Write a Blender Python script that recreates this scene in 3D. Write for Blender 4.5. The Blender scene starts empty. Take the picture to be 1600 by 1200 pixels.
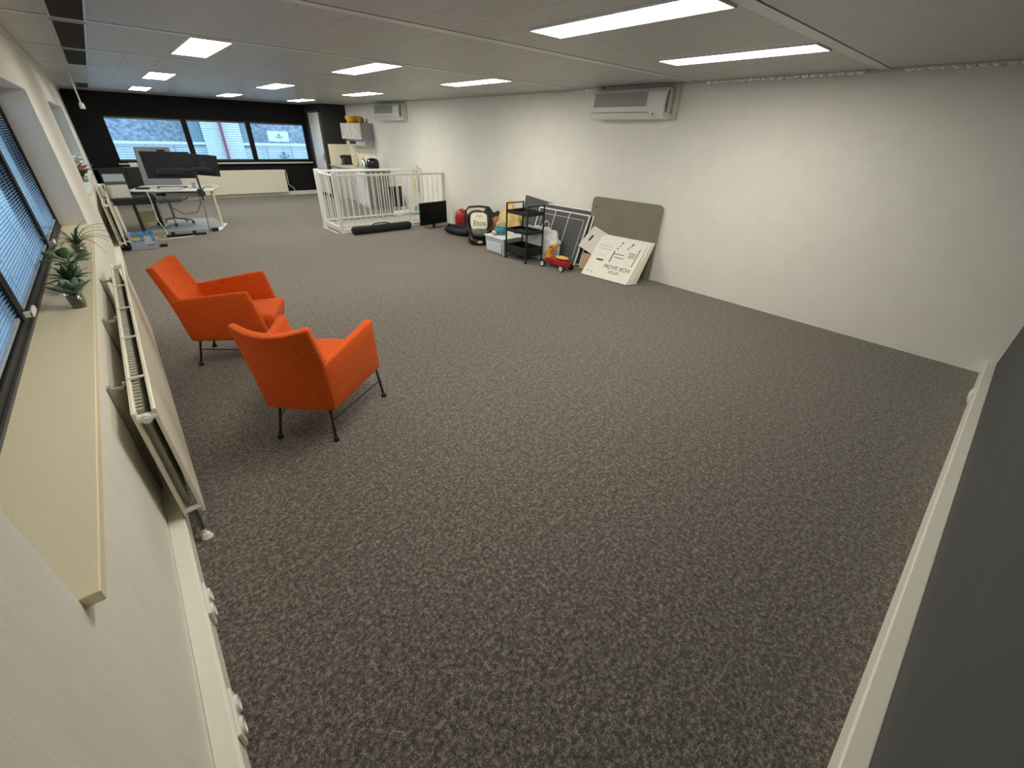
import bpy, bmesh, math, random
from mathutils import Vector, Matrix, Euler, noise
R_ = math.radians
random.seed(7)
SC = bpy.context.scene
COL = SC.collection

# ------------------------------------------------------------------ camera, world, exposure
cd = bpy.data.cameras.new('camera'); cam = bpy.data.objects.new('camera', cd); COL.objects.link(cam)
cam.location = (0.2536, 0.306, 1.7317)
cam.rotation_mode = 'XYZ'
cam.rotation_euler = (R_(59.2227), R_(-1.7407), R_(-40.6764))
cd.sensor_width = 36.0; cd.sensor_fit = 'HORIZONTAL'; cd.lens = 14.602
cd.clip_start = 0.02; cd.clip_end = 300
SC.camera = cam
SC.view_settings.view_transform = 'Standard'; SC.view_settings.look = 'None'
SC.view_settings.gamma = 1.0; SC.view_settings.use_curve_mapping = False
SC.view_settings.exposure = 0.0
try:
    SC.cycles.use_denoising = True
    SC.cycles.max_bounces = 10; SC.cycles.diffuse_bounces = 6; SC.cycles.transparent_max_bounces = 24
    SC.cycles.sample_clamp_indirect = 8.0
except Exception:
    pass
WORLD_STRENGTH = 3.0
LIGHT_STRENGTH = 25.0
W = bpy.data.worlds.new('world'); SC.world = W; W.use_nodes = True
bg = W.node_tree.nodes['Background']; bg.inputs[0].default_value = (0.44, 0.74, 1.0, 1); bg.inputs[1].default_value = WORLD_STRENGTH

# ------------------------------------------------------------------ materials
MATS = {}
def M(name, col, rough=0.5, metal=0.0, var=0.05, scale=25.0, bump=0.0, bscale=200.0, spec=0.5, emit=None, stretch=None):
    if name in MATS: return MATS[name]
    m = bpy.data.materials.new(name); m.use_nodes = True; nt = m.node_tree; N = nt.nodes; L = nt.links
    b = N['Principled BSDF']; b.inputs['Roughness'].default_value = rough; b.inputs['Metallic'].default_value = metal
    b.inputs['Specular IOR Level'].default_value = spec
    tc = N.new('ShaderNodeTexCoord'); mp = N.new('ShaderNodeMapping'); L.new(tc.outputs['Object'], mp.inputs[0])
    if stretch: mp.inputs['Scale'].default_value = stretch
    n = N.new('ShaderNodeTexNoise'); n.inputs['Scale'].default_value = scale; n.inputs['Detail'].default_value = 4
    L.new(mp.outputs[0], n.inputs['Vector'])
    r = N.new('ShaderNodeValToRGB'); L.new(n.outputs[0], r.inputs[0])
    r.color_ramp.elements[0].position = .3; r.color_ramp.elements[1].position = .7
    r.color_ramp.elements[0].color = tuple(max(0, c*(1-var)) for c in col[:3]) + (1,)
    r.color_ramp.elements[1].color = tuple(min(1, c*(1+var)) for c in col[:3]) + (1,)
    L.new(r.outputs[0], b.inputs['Base Color'])
    if emit: b.inputs['Emission Color'].default_value = tuple(emit[:3])+(1,); b.inputs['Emission Strength'].default_value = emit[3]
    if bump:
        n2 = N.new('ShaderNodeTexNoise'); n2.inputs['Scale'].default_value = bscale; n2.inputs['Detail'].default_value = 3
        L.new(mp.outputs[0], n2.inputs['Vector'])
        bp = N.new('ShaderNodeBump'); bp.inputs['Strength'].default_value = bump; bp.inputs['Distance'].default_value = .004
        L.new(n2.outputs[0], bp.inputs['Height']); L.new(bp.outputs[0], b.inputs['Normal'])
    MATS[name] = m; return m

def carpet_mat():
    m = bpy.data.materials.new('carpet'); m.use_nodes = True; nt = m.node_tree; N = nt.nodes; L = nt.links
    b = N['Principled BSDF']; b.inputs['Roughness'].default_value = .95; b.inputs['Specular IOR Level'].default_value = .1
    b.inputs['Sheen Weight'].default_value = .34; b.inputs['Sheen Roughness'].default_value = .6; b.inputs['Sheen Tint'].default_value = (.9, .86, .80, 1)
    tc = N.new('ShaderNodeTexCoord')
    def nz(scale, detail, rough):
        n = N.new('ShaderNodeTexNoise'); n.inputs['Scale'].default_value = scale; n.inputs['Detail'].default_value = detail; n.inputs['Roughness'].default_value = rough
        L.new(tc.outputs['Object'], n.inputs['Vector']); return n
    n1 = nz(170, 2, .6); n2 = nz(58, 2, .6); n3 = nz(24, 2, .55)
    mx = N.new('ShaderNodeMix'); mx.data_type = 'FLOAT'; mx.inputs[0].default_value = .48
    L.new(n1.outputs[0], mx.inputs[2]); L.new(n2.outputs[0], mx.inputs[3])
    m1 = mx; mx = N.new('ShaderNodeMix'); mx.data_type = 'FLOAT'; mx.inputs[0].default_value = .15
    L.new(m1.outputs[0], mx.inputs[2]); L.new(n3.outputs[0], mx.inputs[3])
    r = N.new('ShaderNodeValToRGB'); L.new(mx.outputs[0], r.inputs[0])
    e = r.color_ramp.elements
    e[0].position = .37; e[0].color = (.020, .017, .015, 1)
    e[1].position = .63; e[1].color = (.310, .280, .252, 1)
    k = r.color_ramp.elements.new(.5); k.color = (.097, .086, .077, 1)
    L.new(r.outputs[0], b.inputs['Base Color'])
    bp = N.new('ShaderNodeBump'); bp.inputs['Strength'].default_value = .5; bp.inputs['Distance'].default_value = .004
    L.new(mx.outputs[0], bp.inputs['Height']); L.new(bp.outputs[0], b.inputs['Normal'])
    return m

def glass_mat(name, tint=(.95, .98, 1), refl=.08):
    if name in MATS: return MATS[name]
    m = bpy.data.materials.new(name); m.use_nodes = True; nt = m.node_tree; N = nt.nodes; L = nt.links
    N.remove(N['Principled BSDF']); out = N['Material Output']
    t = N.new('ShaderNodeBsdfTransparent'); t.inputs[0].default_value = tint + (1,)
    g = N.new('ShaderNodeBsdfGlossy'); g.inputs['Roughness'].default_value = .03
    f = N.new('ShaderNodeLayerWeight'); f.inputs[0].default_value = .25
    ml = N.new('ShaderNodeMath'); ml.operation = 'MULTIPLY_ADD'; ml.inputs[1].default_value = .4; ml.inputs[2].default_value = refl * .5
    L.new(f.outputs['Fresnel'], ml.inputs[0])
    mx = N.new('ShaderNodeMixShader'); L.new(ml.outputs[0], mx.inputs[0]); L.new(t.outputs[0], mx.inputs[1]); L.new(g.outputs[0], mx.inputs[2])
    L.new(mx.outputs[0], out.inputs[0]); MATS[name] = m; return m

def plastic_clear(name, col, alpha):
    if name in MATS: return MATS[name]
    m = M(name, col, .35, var=.03); b = m.node_tree.nodes['Principled BSDF']; b.inputs['Alpha'].default_value = alpha; return m

CARPET = carpet_mat()
WHITE_WALL = M('white_wall', (.83, .82, .77), .8, var=.02, scale=6, bump=.25, bscale=90)
LEFT_WALL = M('ribbed_wall', (.77, .75, .69), .85, var=.03, scale=8, bump=.2, bscale=60, stretch=(1, 2.5, .45))
DARK_WALL = M('charcoal_wall', (.016, .016, .018), .8, spec=.1, var=.08, scale=9, bump=.15, bscale=120)
NEAR_WALL = M('slate_wall', (.076, .078, .078), .8, var=.06, scale=9, bump=.25, bscale=120)
CEIL = M('ceiling_tile', (.50, .495, .475), .38, var=.03, scale=14, bump=.06, bscale=250)
RAIL = M('ceiling_rail', (.64, .64, .62), .30, var=.03)
DARK = M('dark_recess', (.02, .02, .02), .8)
TRUNK = M('trunk_cream', (.83, .82, .74), .45, var=.02)
TRUNKW = M('trunk_white', (.86, .86, .82), .4, var=.02)
SILL = M('sill_stone', (.90, .81, .58), .27, var=.05, scale=160)
BLACKM = M('black_metal', (.014, .014, .015), .42, var=.1)
BLACKP = M('black_plastic', (.012, .012, .013), .35, var=.1)
BLACKF = M('black_fabric', (.018, .018, .021), .9, var=.25, scale=60, bump=.4)
FRAMEB = M('window_black', (.008, .008, .010), .5, spec=.2)
WHITEM = M('white_metal', (.85, .85, .82), .35, var=.02)
WHITEP = M('white_plastic', (.80, .80, .77), .4, var=.02)
CREAMR = M('radiator_cream', (.78, .75, .63), .35, var=.03)
CHROME = M('chrome', (.75, .75, .75), .2, 1.0)
ALU = M('aluminium', (.72, .73, .74), .3, .9)
ORANGE = M('orange_wool', (.66, .095, .010), .85, var=.16, scale=70, bump=.5, bscale=260, spec=.15)
_b = ORANGE.node_tree.nodes['Principled BSDF']; _b.inputs['Sheen Weight'].default_value = .18; _b.inputs['Sheen Roughness'].default_value = .5; _b.inputs['Sheen Tint'].default_value = (1, .55, .35, 1)
GREY = M('grey_plastic', (.30, .31, .31), .5)
GREYF = M('grey_fabric', (.25, .27, .27), .9, var=.1, scale=80, bump=.3)
DGREY = M('dark_grey', (.07, .07, .075), .6)
CONCR = M('concrete_laminate', (.46, .45, .43), .6, var=.18, scale=9)
CREAM = M('cream_panel', (.80, .76, .62), .4, var=.02)
CARD = M('white_card', (.86, .84, .77), .7, var=.03, scale=12)
KRAFT = M('kraft_card', (.50, .34, .19), .8, var=.08)
RED = M('red_paint', (.42, .015, .02), .35, var=.08)
YELLOW = M('yellow_paint', (.80, .38, .04), .5, var=.08)
YWOOD = M('yellow_wood', (.80, .47, .13), .5, var=.1)
SLAT = M('blind_slat', (.30, .35, .42), .40, .0, var=.03)
SLATD = M('blind_slat_dark', (.16, .19, .22), .45, .0, var=.03)
GLASS = glass_mat('pane_glass')
PGLASS = glass_mat('pot_glass', (.88, .92, .9), .2)
LEAF1 = M('leaf_blue_green', (.13, .22, .15), .55, var=.2)
LEAF2 = M('leaf_dark', (.030, .075, .020), .5, var=.3)
LEAF3 = M('leaf_jade', (.085, .16, .045), .4, var=.25)
LEAF4 = M('leaf_spider', (.07, .13, .045), .5, var=.3)
SOIL = M('soil', (.03, .024, .018), .95, var=.4, scale=150)
LAMP = M('lamp_diffuser', (.9, .9, .9), .5, emit=(1.0, .94, .80, LIGHT_STRENGTH))

# ------------------------------------------------------------------ mesh helpers
class MB:
    def __init__(s): s.bm = bmesh.new()
    def v(s, p): return s.bm.verts.new(p)
    def f(s, vs):
        try: return s.bm.faces.new(vs)
        except ValueError: return None
    def hexa(s, P):                      # 8 points: bottom 4 ccw, top 4 ccw
        v = [s.v(p) for p in P]
        for q in ((3,2,1,0),(4,5,6,7),(0,1,5,4),(1,2,6,5),(2,3,7,6),(3,0,4,7)): s.f([v[i] for i in q])
        return s
    def box(s, x0, x1, y0, y1, z0, z1, T=None):
        P = [(x0,y0,z0),(x1,y0,z0),(x1,y1,z0),(x0,y1,z0),(x0,y0,z1),(x1,y0,z1),(x1,y1,z1),(x0,y1,z1)]
        if T is not None: P = [T @ Vector(p) for p in P]
        return s.hexa(P)
    def ring(s, c, ax, r, n, ref=None):
        ax = Vector(ax).normalized(); ref = Vector(ref) if ref is not None else (Vector((0,0,1)) if abs(ax.z) < .9 else Vector((1,0,0)))
        a = ax.cross(ref).normalized(); b = ax.cross(a)
        return [s.v(Vector(c) + r*(math.cos(2*math.pi*i/n)*a + math.sin(2*math.pi*i/n)*b)) for i in range(n)]
    def bridge(s, A, B):
        n = len(A)
        for i in range(n): s.f([A[i], A[(i+1)%n], B[(i+1)%n], B[i]])
    def cyl(s, p0, p1, r0, r1=None, n=12):
        r1 = r0 if r1 is None else r1; ax = Vector(p1)-Vector(p0)
        A = s.ring(p0, ax, r0, n); B = s.ring(p1, ax, r1, n); s.bridge(A, B); s.f(list(reversed(A))); s.f(B); return s
    def tube(s, pts, r, n=8):
        pts = [Vector(p) for p in pts]; rings = []
        ref = Vector((.31, .17, .93))
        for i, p in enumerate(pts):
            d = (pts[min(i+1, len(pts)-1)] - pts[max(i-1, 0)])
            if d.length < 1e-9: d = Vector((0,0,1))
            rr = r[i] if isinstance(r, (list, tuple)) else r
            rings.append(s.ring(p, d, rr, n, ref))
        for a, b in zip(rings, rings[1:]): s.bridge(a, b)
        s.f(list(reversed(rings[0]))); s.f(rings[-1]); return s
    def lathe(s, prof, c=(0,0,0), n=24, T=None):
        rings = []
        for r, z in prof:
            ps = [Vector((c[0]+r*math.cos(2*math.pi*i/n), c[1]+r*math.sin(2*math.pi*i/n), c[2]+z)) for i in range(n)]
            if T is not None: ps = [T @ p for p in ps]
            rings.append([s.v(p) for p in ps])
        for a, b in zip(rings, rings[1:]): s.bridge(a, b)
        s.f(list(reversed(rings[0]))); s.f(rings[-1]); return s
    def prism(s, poly, ext, T=None):     # polygon of 3-D points extruded by a vector
        P = [Vector(p) for p in poly]; Q = [p + Vector(ext) for p in P]
        if T is not None: P = [T @ p for p in P]; Q = [T @ p for p in Q]
        A = [s.v(p) for p in P]; B = [s.v(p) for p in Q]; s.bridge(A, B); s.f(list(reversed(A))); s.f(B); return s
    def slab(s, fo, fi, nu=6, nv=6):     # closed slab between two surfaces f(u,v), u,v in 0..1
        O = [[s.v(fo(i/nu, j/nv)) for j in range(nv+1)] for i in range(nu+1)]
        I = [[s.v(fi(i/nu, j/nv)) for j in range(nv+1)] for i in range(nu+1)]
        for i in range(nu):
            for j in range(nv):
                s.f([O[i][j], O[i+1][j], O[i+1][j+1], O[i][j+1]]); s.f([I[i][j], I[i][j+1], I[i+1][j+1], I[i+1][j]])
        for i in range(nu):
            s.f([O[i][0], I[i][0], I[i+1][0], O[i+1][0]]); s.f([O[i][nv], O[i+1][nv], I[i+1][nv], I[i][nv]])
        for j in range(nv):
            s.f([O[0][j], O[0][j+1], I[0][j+1], I[0][j]]); s.f([O[nu][j], I[nu][j], I[nu][j+1], O[nu][j+1]])
        return s
    def blob(s, c, rad, seed=0, amp=.12, freq=3.0, nu=20, nv=12, zmin=None, power=1.0, T=None):
        c = Vector(c); rows = []
        for j in range(nv+1):
            th = math.pi*j/nv; row = []
            for i in range(nu):
                ph = 2*math.pi*i/nu
                d = Vector((math.sin(th)*math.cos(ph), math.sin(th)*math.sin(ph), math.cos(th)))
                if power != 1.0: d = Vector([math.copysign(abs(t)**power, t) for t in d])
                k = 1 + amp*noise.noise(d*freq + Vector((seed*3.1, seed*1.7, seed)))
                p = Vector((d.x*rad[0]*k, d.y*rad[1]*k, d.z*rad[2]*k))
                if T is not None: p = T @ p
                p = p + c
                if zmin is not None and p.z < zmin: p.z = zmin
                row.append(s.v(p))
                if j in (0, nv): break
            rows.append(row)
        for j in range(nv):
            A, B = rows[j], rows[j+1]
            for i in range(nu):
                k = (i+1) % nu
                if len(A) == 1: s.f([A[0], B[i], B[k]])
                elif len(B) == 1: s.f([A[i], B[0], A[k]])
                else: s.f([A[i], B[i], B[k], A[k]])
        return s
    def leaf(s, pts, w, thick=.004, prof=None):   # blade along points, widths w*prof, lying across 'side'
        pts = [Vector(p) for p in pts]; n = len(pts); rows = []
        for i, p in enumerate(pts):
            d = (pts[min(i+1, n-1)]-pts[max(i-1, 0)]).normalized(); side = d.cross(Vector((0,0,1)))
            if side.length < 1e-4: side = Vector((1,0,0))
            side.normalize(); up = side.cross(d); t = i/(n-1)
            ww = w*(prof(t) if prof else math.sin(math.pi*min(.98, .08+.9*t))**.8)
            rows.append([s.v(p-side*ww), s.v(p-up*thick), s.v(p+side*ww), s.v(p+up*thick*.6)])
        for a, b in zip(rows, rows[1:]): s.bridge(a, b)
        s.f(list(reversed(rows[0]))); s.f(rows[-1]); return s
    def done(s, name, mat, parent=None, loc=None, bevel=0, seg=2, smooth=False, sub=0, rot=None):
        bmesh.ops.recalc_face_normals(s.bm, faces=s.bm.faces[:])
        me = bpy.data.meshes.new(name); s.bm.to_mesh(me); s.bm.free(); me.materials.append(mat)
        o = bpy.data.objects.new(name, me); COL.objects.link(o)
        if parent is not None: o.parent = parent
        if loc is not None: o.location = loc
        if rot is not None: o.rotation_euler = rot
        if smooth:
            for p in me.polygons: p.use_smooth = True
        if bevel:
            b = o.modifiers.new('bevel', 'BEVEL'); b.width = bevel; b.segments = seg; b.limit_method = 'ANGLE'; b.angle_limit = R_(35)
            b.harden_normals = False
        if sub:
            q = o.modifiers.new('sub', 'SUBSURF'); q.levels = sub; q.render_levels = sub
        return o

def tag(o, label, cat, group=None, kind=None):
    o['label'] = label; o['category'] = cat
    if group: o['group'] = group
    if kind: o['kind'] = kind
    return o
def thing(name, label, cat, loc=(0,0,0), rz=0, group=None):
    o = bpy.data.objects.new(name, None); COL.objects.link(o); o.location = loc; o.rotation_euler = (0, 0, rz)
    o.empty_display_size = .1; return tag(o, label, cat, group)
def dup(o, loc=None, rz=None, label=None, parent=None):
    c = o.copy(); COL.objects.link(c)
    if parent is not None: c.parent = parent
    if loc is not None: c.location = loc
    if rz is not None: c.rotation_euler = (0, 0, rz)
    if label: c['label'] = label
    for ch in [q for q in bpy.data.objects if q.parent == o]: dup(ch, parent=c)
    return c
def struct(o): o['kind'] = 'structure'; return o
def text(name, body, size, mat, parent, loc, rot=None, M4=None, depth=.0008, align='CENTER'):
    cu = bpy.data.curves.new(name, 'FONT'); cu.body = body; cu.size = size; cu.extrude = depth; cu.align_x = align
    t = bpy.data.objects.new(name+'_tmp', cu); COL.objects.link(t)
    me = bpy.data.meshes.new_from_object(t); bpy.data.objects.remove(t); bpy.data.curves.remove(cu)
    me.materials.clear(); me.materials.append(mat)
    o = bpy.data.objects.new(name, me); COL.objects.link(o); o.parent = parent
    if M4 is not None: o.matrix_local = M4
    else: o.location = loc; o.rotation_euler = rot or (0,0,0)
    return o
def B(*a): return MB().box(*a)
def frame_T(origin, ex, ey):             # local x along ex, y along ey, z normal
    ex = Vector(ex).normalized(); ey = Vector(ey).normalized(); ez = ex.cross(ey).normalized(); ey = ez.cross(ex)
    return Matrix(((ex.x, ey.x, ez.x, origin[0]), (ex.y, ey.y, ez.y, origin[1]), (ex.z, ey.z, ez.z, origin[2]), (0,0,0,1)))

# ================================================================== SETTING
XL, XR, YN, YF, H = -.062, 5.72, -.062, 15.26, 2.34
HX, HY0, HY1 = 3.33, 8.96, 9.90           # stairwell opening
b = MB(); b.box(XL, XR, YN, HY0, -.25, 0); b.box(XL, XR, HY1, YF, -.25, 0); b.box(XL, HX, HY0, HY1, -.25, 0)
struct(b.done('floor', CARPET))
b = MB(); b.box(HX-.02, XR, HY1, HY1+.05, -2.7, -.25); b.box(HX-.02, XR, HY0-.05, HY0, -2.7, -.25); b.box(HX-.07, HX-.02, HY0-.05, HY1+.05, -2.7, -.25); b.box(HX-.02, XR, HY0, HY1, -2.75, -2.7)
struct(b.done('wall_stairwell', WHITE_WALL))
b = MB(); b.box(HX, XR, HY1-.012, HY1-.001, -.25, .05); b.box(HX+.001, HX+.012, HY0, HY1, -.25, .05); b.box(HX, XR, HY0+.001, HY0+.012, -.25, .05)
struct(b.done('trim_1', TRUNKW))

# left wall with two window openings
SZ, WT = .913, 1.94
XO = -.36
b = MB(); b.box(XO, XL, YN-.14, YF+.24, -.25, SZ-.03); b.box(XO, XL, YN-.14, YF+.24, WT, H+.1)
for y0, y1 in ((YN-.14, 1.22), (5.95, 8.58), (12.6, YF+.24)): b.box(XO, XL, y0, y1, SZ-.03, WT)
struct(b.done('wall_left', LEFT_WALL))
struct(B(XR, XR+.15, YN-.14, YF+.24, -2.75, H+.1).done('wall_right', WHITE_WALL))
struct(B(XL, XR, YN-.14, YN, -.25, H+.1).done('wall_near', NEAR_WALL))
# far wall with one long opening
FX0, FX1, FZ0, FZ1 = .46, 5.03, .90, 1.90
b = MB(); b.box(XL, XR, YF, YF+.24, -.25, FZ0); b.box(XL, XR, YF, YF+.24, FZ1, H+.1); b.box(XL, FX0, YF, YF+.24, FZ0, FZ1); b.box(FX1, XR, YF, YF+.24, FZ0, FZ1)
struct(b.done('wall_far', DARK_WALL))
# dark boxed-in corner with a white door in its side
PX, PY = 5.06, 13.80
struct(B(PX, XR, PY, YF, 0, H).done('wall_boxed_corner', M('charcoal_face', (.030, .031, .033), .8, spec=.15, var=.06)))
d = B(PX-.035, PX-.001, 13.98, 14.82, .10, 2.14).done('door_1', WHITEP, bevel=.004); struct(d)
MB().box(PX-.075, PX-.036, 14.02, 14.06, 1.0, 1.16).cyl((PX-.07, 14.04, 1.08), (PX-.07, 14.15, 1.08), .009).done('door_handle', ALU, d)
b = MB(); b.box(PX-.05, PX-.001, 13.93, 13.975, .0, 2.19); b.box(PX-.05, PX-.001, 14.825, 14.87, 0, 2.19); b.box(PX-.05, PX-.001, 13.93, 14.87, 2.145, 2.19)
b.done('door_frame', DGREY, d)

# ceiling: metal panels in bays between cross rails
RY = [YN, 1.579, 3.365, 5.12, 6.91, 8.69, 10.47, 12.25, 14.03, YF]
b = MB(); b.box(XL, XR, YN, YF, H+.012, H+.1)
JX = [XL] + [.435+.3105*k for k in range(17)] + [XR]
b2 = MB()
for k in range(len(RY)-1):
    y0 = RY[k]+.008; y1 = RY[k+1]
    for x0, x1 in zip(JX, JX[1:]):
        if x1-x0 < .03: continue
        c = .0022; z0 = H; z1 = H+.012
        P = [(x0+c,y0+c,z0),(x1-c,y0+c,z0),(x1-c,y1-c,z0),(x0+c,y1-c,z0),(x0,y0,z0+.003),(x1,y0,z0+.003),(x1,y1,z0+.003),(x0,y1,z0+.003)]
        vs = [b2.v(p) for p in P]
        for q in ((0,1,2,3),(0,4,5,1),(1,5,6,2),(2,6,7,3),(3,7,4,0)): b2.f([vs[i] for i in q])
co = struct(b2.done('ceiling', CEIL))
struct(b.done('ceiling_void', DARK)); bpy.data.objects['ceiling_void'].name = 'trim_2'
for k, y in enumerate(RY[1:-1]):
    struct(B(XL+.001, XR-.03, y+.008, y+.098, H-.0025, H-.0004).done('trim_%d' % (20+k), RAIL))
# shadow-gap angle along the walls
struct(B(XL, XL+.03, YN, YF, H-.022, H-.001).done('trim_3', RAIL))
struct(B(XR-.03, XR, YN, YF, H-.018, H-.001).done('trim_4', RAIL))

# perimeter cable trunking
struct(B(XL, 0, YN, YF, 0, .13).done('trim_5', TRUNK, bevel=.005))
struct(B(0.0, XR, YN, 0, 0, .13).done('trim_6', TRUNK, bevel=.005))
struct(B(0.0, PX, YF-.06, YF, 0, .10).done('trim_7', TRUNK, bevel=.005))
b = MB(); b.box(-.001, .004, 0.03, 15.1, .118, .124); struct(b.done('trim_8', WHITEM))
b = MB(); b.box(0.03, XR, -.001, .004, .118, .124); struct(b.done('trim_9', WHITEM))
# window boards
struct(B(-.36, -.03, 1.224, 5.95, SZ-.03, SZ).done('trim_10', SILL, bevel=.003))
struct(B(-.36, -.03, 8.58, 12.6, SZ-.03, SZ).done('trim_11', SILL, bevel=.003))
struct(B(FX0, PX-.02, YF-.10, YF+.10, FZ0-.05, FZ0-.015).done('trim_12', M('pale_sill', (.62, .62, .58), .4), bevel=.003))

# ------------------------------------------------------------------ windows with blinds
def window(n, plane, a0, a1, z0, z1, pos, fw, depth):
    """plane 'x': frame lies in a constant-x wall; 'y': constant-y wall"""
    def bx(b, p0, p1, q0, q1, r0, r1):      # p along wall, q through wall, r up
        return b.box(q0, q1, p0, p1, r0, r1) if plane == 'x' else b.box(p0, p1, q0, q1, r0, r1)
    b = MB(); q0, q1 = pos, pos+depth
    bx(b, a0, a0+fw, q0, q1, z0, z1); bx(b, a1-fw, a1, q0, q1, z0, z1); bx(b, a0+fw, a1-fw, q0, q1, z0, z0+fw); bx(b, a0+fw, a1-fw, q0, q1, z1-fw, z1)
    o = struct(b.done('window_%d' % n, FRAMEB, bevel=.004))
    g = MB(); qm = (q0+q1)/2; bx(g, a0+fw, a1-fw, qm-.004, qm+.004, z0+fw, z1-fw); g.done('pane', GLASS, o)
    return o
def blind(label, plane, a0, a1, z0, z1, pos, sw, pitch, tilt, group, sgn, mat):
    t = thing('venetian_blind', label, 'blind', (pos, (a0+a1)/2, z0) if plane == 'x' else ((a0+a1)/2, pos, z0), 0, group)
    L = (a1-a0)/2; h = z1-z0
    def P(p, q, r): return (q, p, r) if plane == 'x' else (p, q, r)
    b = MB(); n = int((h-.06)/pitch)
    for k in range(n):
        z = .03+k*pitch; rows = []
        for p in (-L, L):
            row = []
            for j in (-1, 0, 1):
                q = j*sw/2; dz = sw*.07*(1-j*j) + math.tan(tilt)*q*sgn
                row.append(b.v(P(p, q, z+dz)))
            rows.append(row)
        for j in range(2): b.f([rows[0][j], rows[1][j], rows[1][j+1], rows[0][j+1]])
    b.done('slats', mat, t, smooth=True)
    b = MB(); s = sw*.55
    p0 = P(-L, -s, h-.035); p1 = P(L, s, h)
    b.box(min(p0[0],p1[0]), max(p0[0],p1[0]), min(p0[1],p1[1]), max(p0[1],p1[1]), h-.035, h); b.done('head_rail', mat, t)
    b = MB(); p0 = P(-L, -s*.8, 0); p1 = P(L, s*.8, 0)
    b.box(min(p0[0],p1[0]), max(p0[0],p1[0]), min(p0[1],p1[1]), max(p0[1],p1[1]), 0, .014); b.done('bottom_rail', mat, t)
    for k in range(3):
        p = -L+.15+(2*L-.3)*k/2
        b = MB()
        for q in (-sw/2, sw/2): b.cyl(P(p, q, .01), P(p, q, h-.03), .001, n=4)
        b.done('ladder_cord', mat, t)
    return t
LW = ((1.22, 3.06), (3.06, 4.77), (4.77, 5.95))
lab = ('blue-grey venetian blind of the left window nearest the camera, cut by the frame', 'blue-grey venetian blind of the left window beside the sill plants',
       'narrow blue-grey venetian blind of the left window just before the reveal')
for k, (a0, a1) in enumerate(LW):
    wo = window(k+1, 'x', a0, a1, SZ, WT, -.325, .05, .08)
    B(-.245, -.236, a0, a1, SZ, SZ+.014).done('glazing_bead', DGREY, wo)
    if k: MB().box(-.245, -.215, a0-.012, a0+.012, SZ+.05, SZ+.075).box(-.225, -.213, a0-.012, a0+.10, SZ+.05, SZ+.075).done('window_handle', TRUNK, wo, bevel=.003)
    blind(lab[k], 'x', a0+.056, a1-.056, SZ+.056, WT-.056, -.262, .018, .0165, R_(26), 'venetian blinds along the left wall', 1, SLAT)
window(4, 'x', 8.58, 12.6, SZ, WT, -.325, .05, .08)
blind('blue-grey venetian blind of the left window behind the red-flowered orchid', 'x', 8.64, 12.54, SZ+.3, WT-.056, -.262, .018, .0165, R_(26), 'venetian blinds along the left wall', 1, SLAT)
FW3 = ((FX0, 2.06), (2.06, 3.52), (3.52, FX1))
lab = ('fine open venetian blind of the far window behind the desk monitors', 'fine open venetian blind of the middle far window, red pole behind it', 'fine open venetian blind of the far window beside the white door')
for k, (a0, a1) in enumerate(FW3):
    window(5+k, 'y', a0, a1, FZ0, FZ1, YF+.03, .06, .07)
    blind(lab[k], 'y', a0+.06, a1-.06, FZ0+.035, FZ1-.05, YF+.005, .022, .042, R_(2), 'venetian blinds on the far wall', 1, SLATD)

# ------------------------------------------------------------------ outside
struct(B(-60, 60, YF+.3, 90, -3.4, -3.3).done('ground_street', M('asphalt', (.25, .25, .25), .9, scale=3)))
struct(B(-60, -.5, -40, YF+.3, -3.4, -3.3).done('ground_yard', M('paving', (.33, .33, .32), .9, scale=3)))
BW = M('facade_white', (.78, .78, .78), .8, var=.03, scale=2)
ROOFM = M('roof_shingle', (.22, .24, .28), .9, var=.5, scale=7)
bt = thing('house', 'white house across the street with grey roof and red downpipe', 'house', (0, 24, -3.3))
MB().box(-12, 22, 0, 8, 0, 4.35).done('wall', BW, bt)
b = MB()
for k in range(12): b.box(-12, 22, -.03, .005, 3.3+k*.085, 3.31+k*.085)
b.done('cladding_joints', M('joint_grey', (.30, .33, .36), .8), bt)
MB().hexa([(-12, .05, 4.36), (22, .05, 4.36), (22, 7.9, 4.36), (-12, 7.9, 4.36), (-12, .3, 4.5), (22, .3, 4.5), (22, 4.2, 8.4), (-12, 4.2, 8.4)]).done('roof', ROOFM, bt)
MB().box(-12, 22, -.14, .045, 4.35, 4.44).done('gutter', WHITEM, bt)
for x in (1.6, 2.5, 5.9, 6.95, 8): MB().cyl((x, -.19, 0), (x, -.19, 4.34), .02).done('downpipe', M('zinc', (.3, .32, .35), .5), bt)
MB().box(3.62, 5.02, -.22, 1.6, 0, 6.0).done('bay', BW, bt)
b = MB()
for k in range(26): b.box(3.60, 5.04, -.235, -.221, 3.4+k*.085, 3.41+k*.085)
b.done('bay_cladding', M('joint_grey', (.3, .33, .36), .8), bt)
MB().box(3.1, 3.6, -.06, .5, 4.3, 6.2).done('shutter', M('pane_blue', (.20, .27, .31), .5), bt)
MB().box(5.06, 5.5, -.06, .5, 4.25, 6.2).done('shutter', M('pane_blue', (.2, .27, .31), .5), bt)
MB().cyl((4.3, -.34, 0), (4.3, -.34, 6.3), .05).done('red_downpipe', M('red_pipe', (.36, .07, .09), .6), bt)
def emblem(b, x, z, s, y):
    for a in range(7):
        th = R_(200+a*23); b.box(x+s*math.cos(th)-.16*s, x+s*math.cos(th)+.16*s, y-.012, y-.001, z+s*math.sin(th)*.6-.12*s, z+s*math.sin(th)*.6+.12*s)
    b.cyl((x, y-.001, z+.28*s), (x, y-.012, z+.28*s), .34*s, n=14); b.box(x-.1*s, x+.1*s, y-.012, y-.001, z-.5*s, z)
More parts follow.
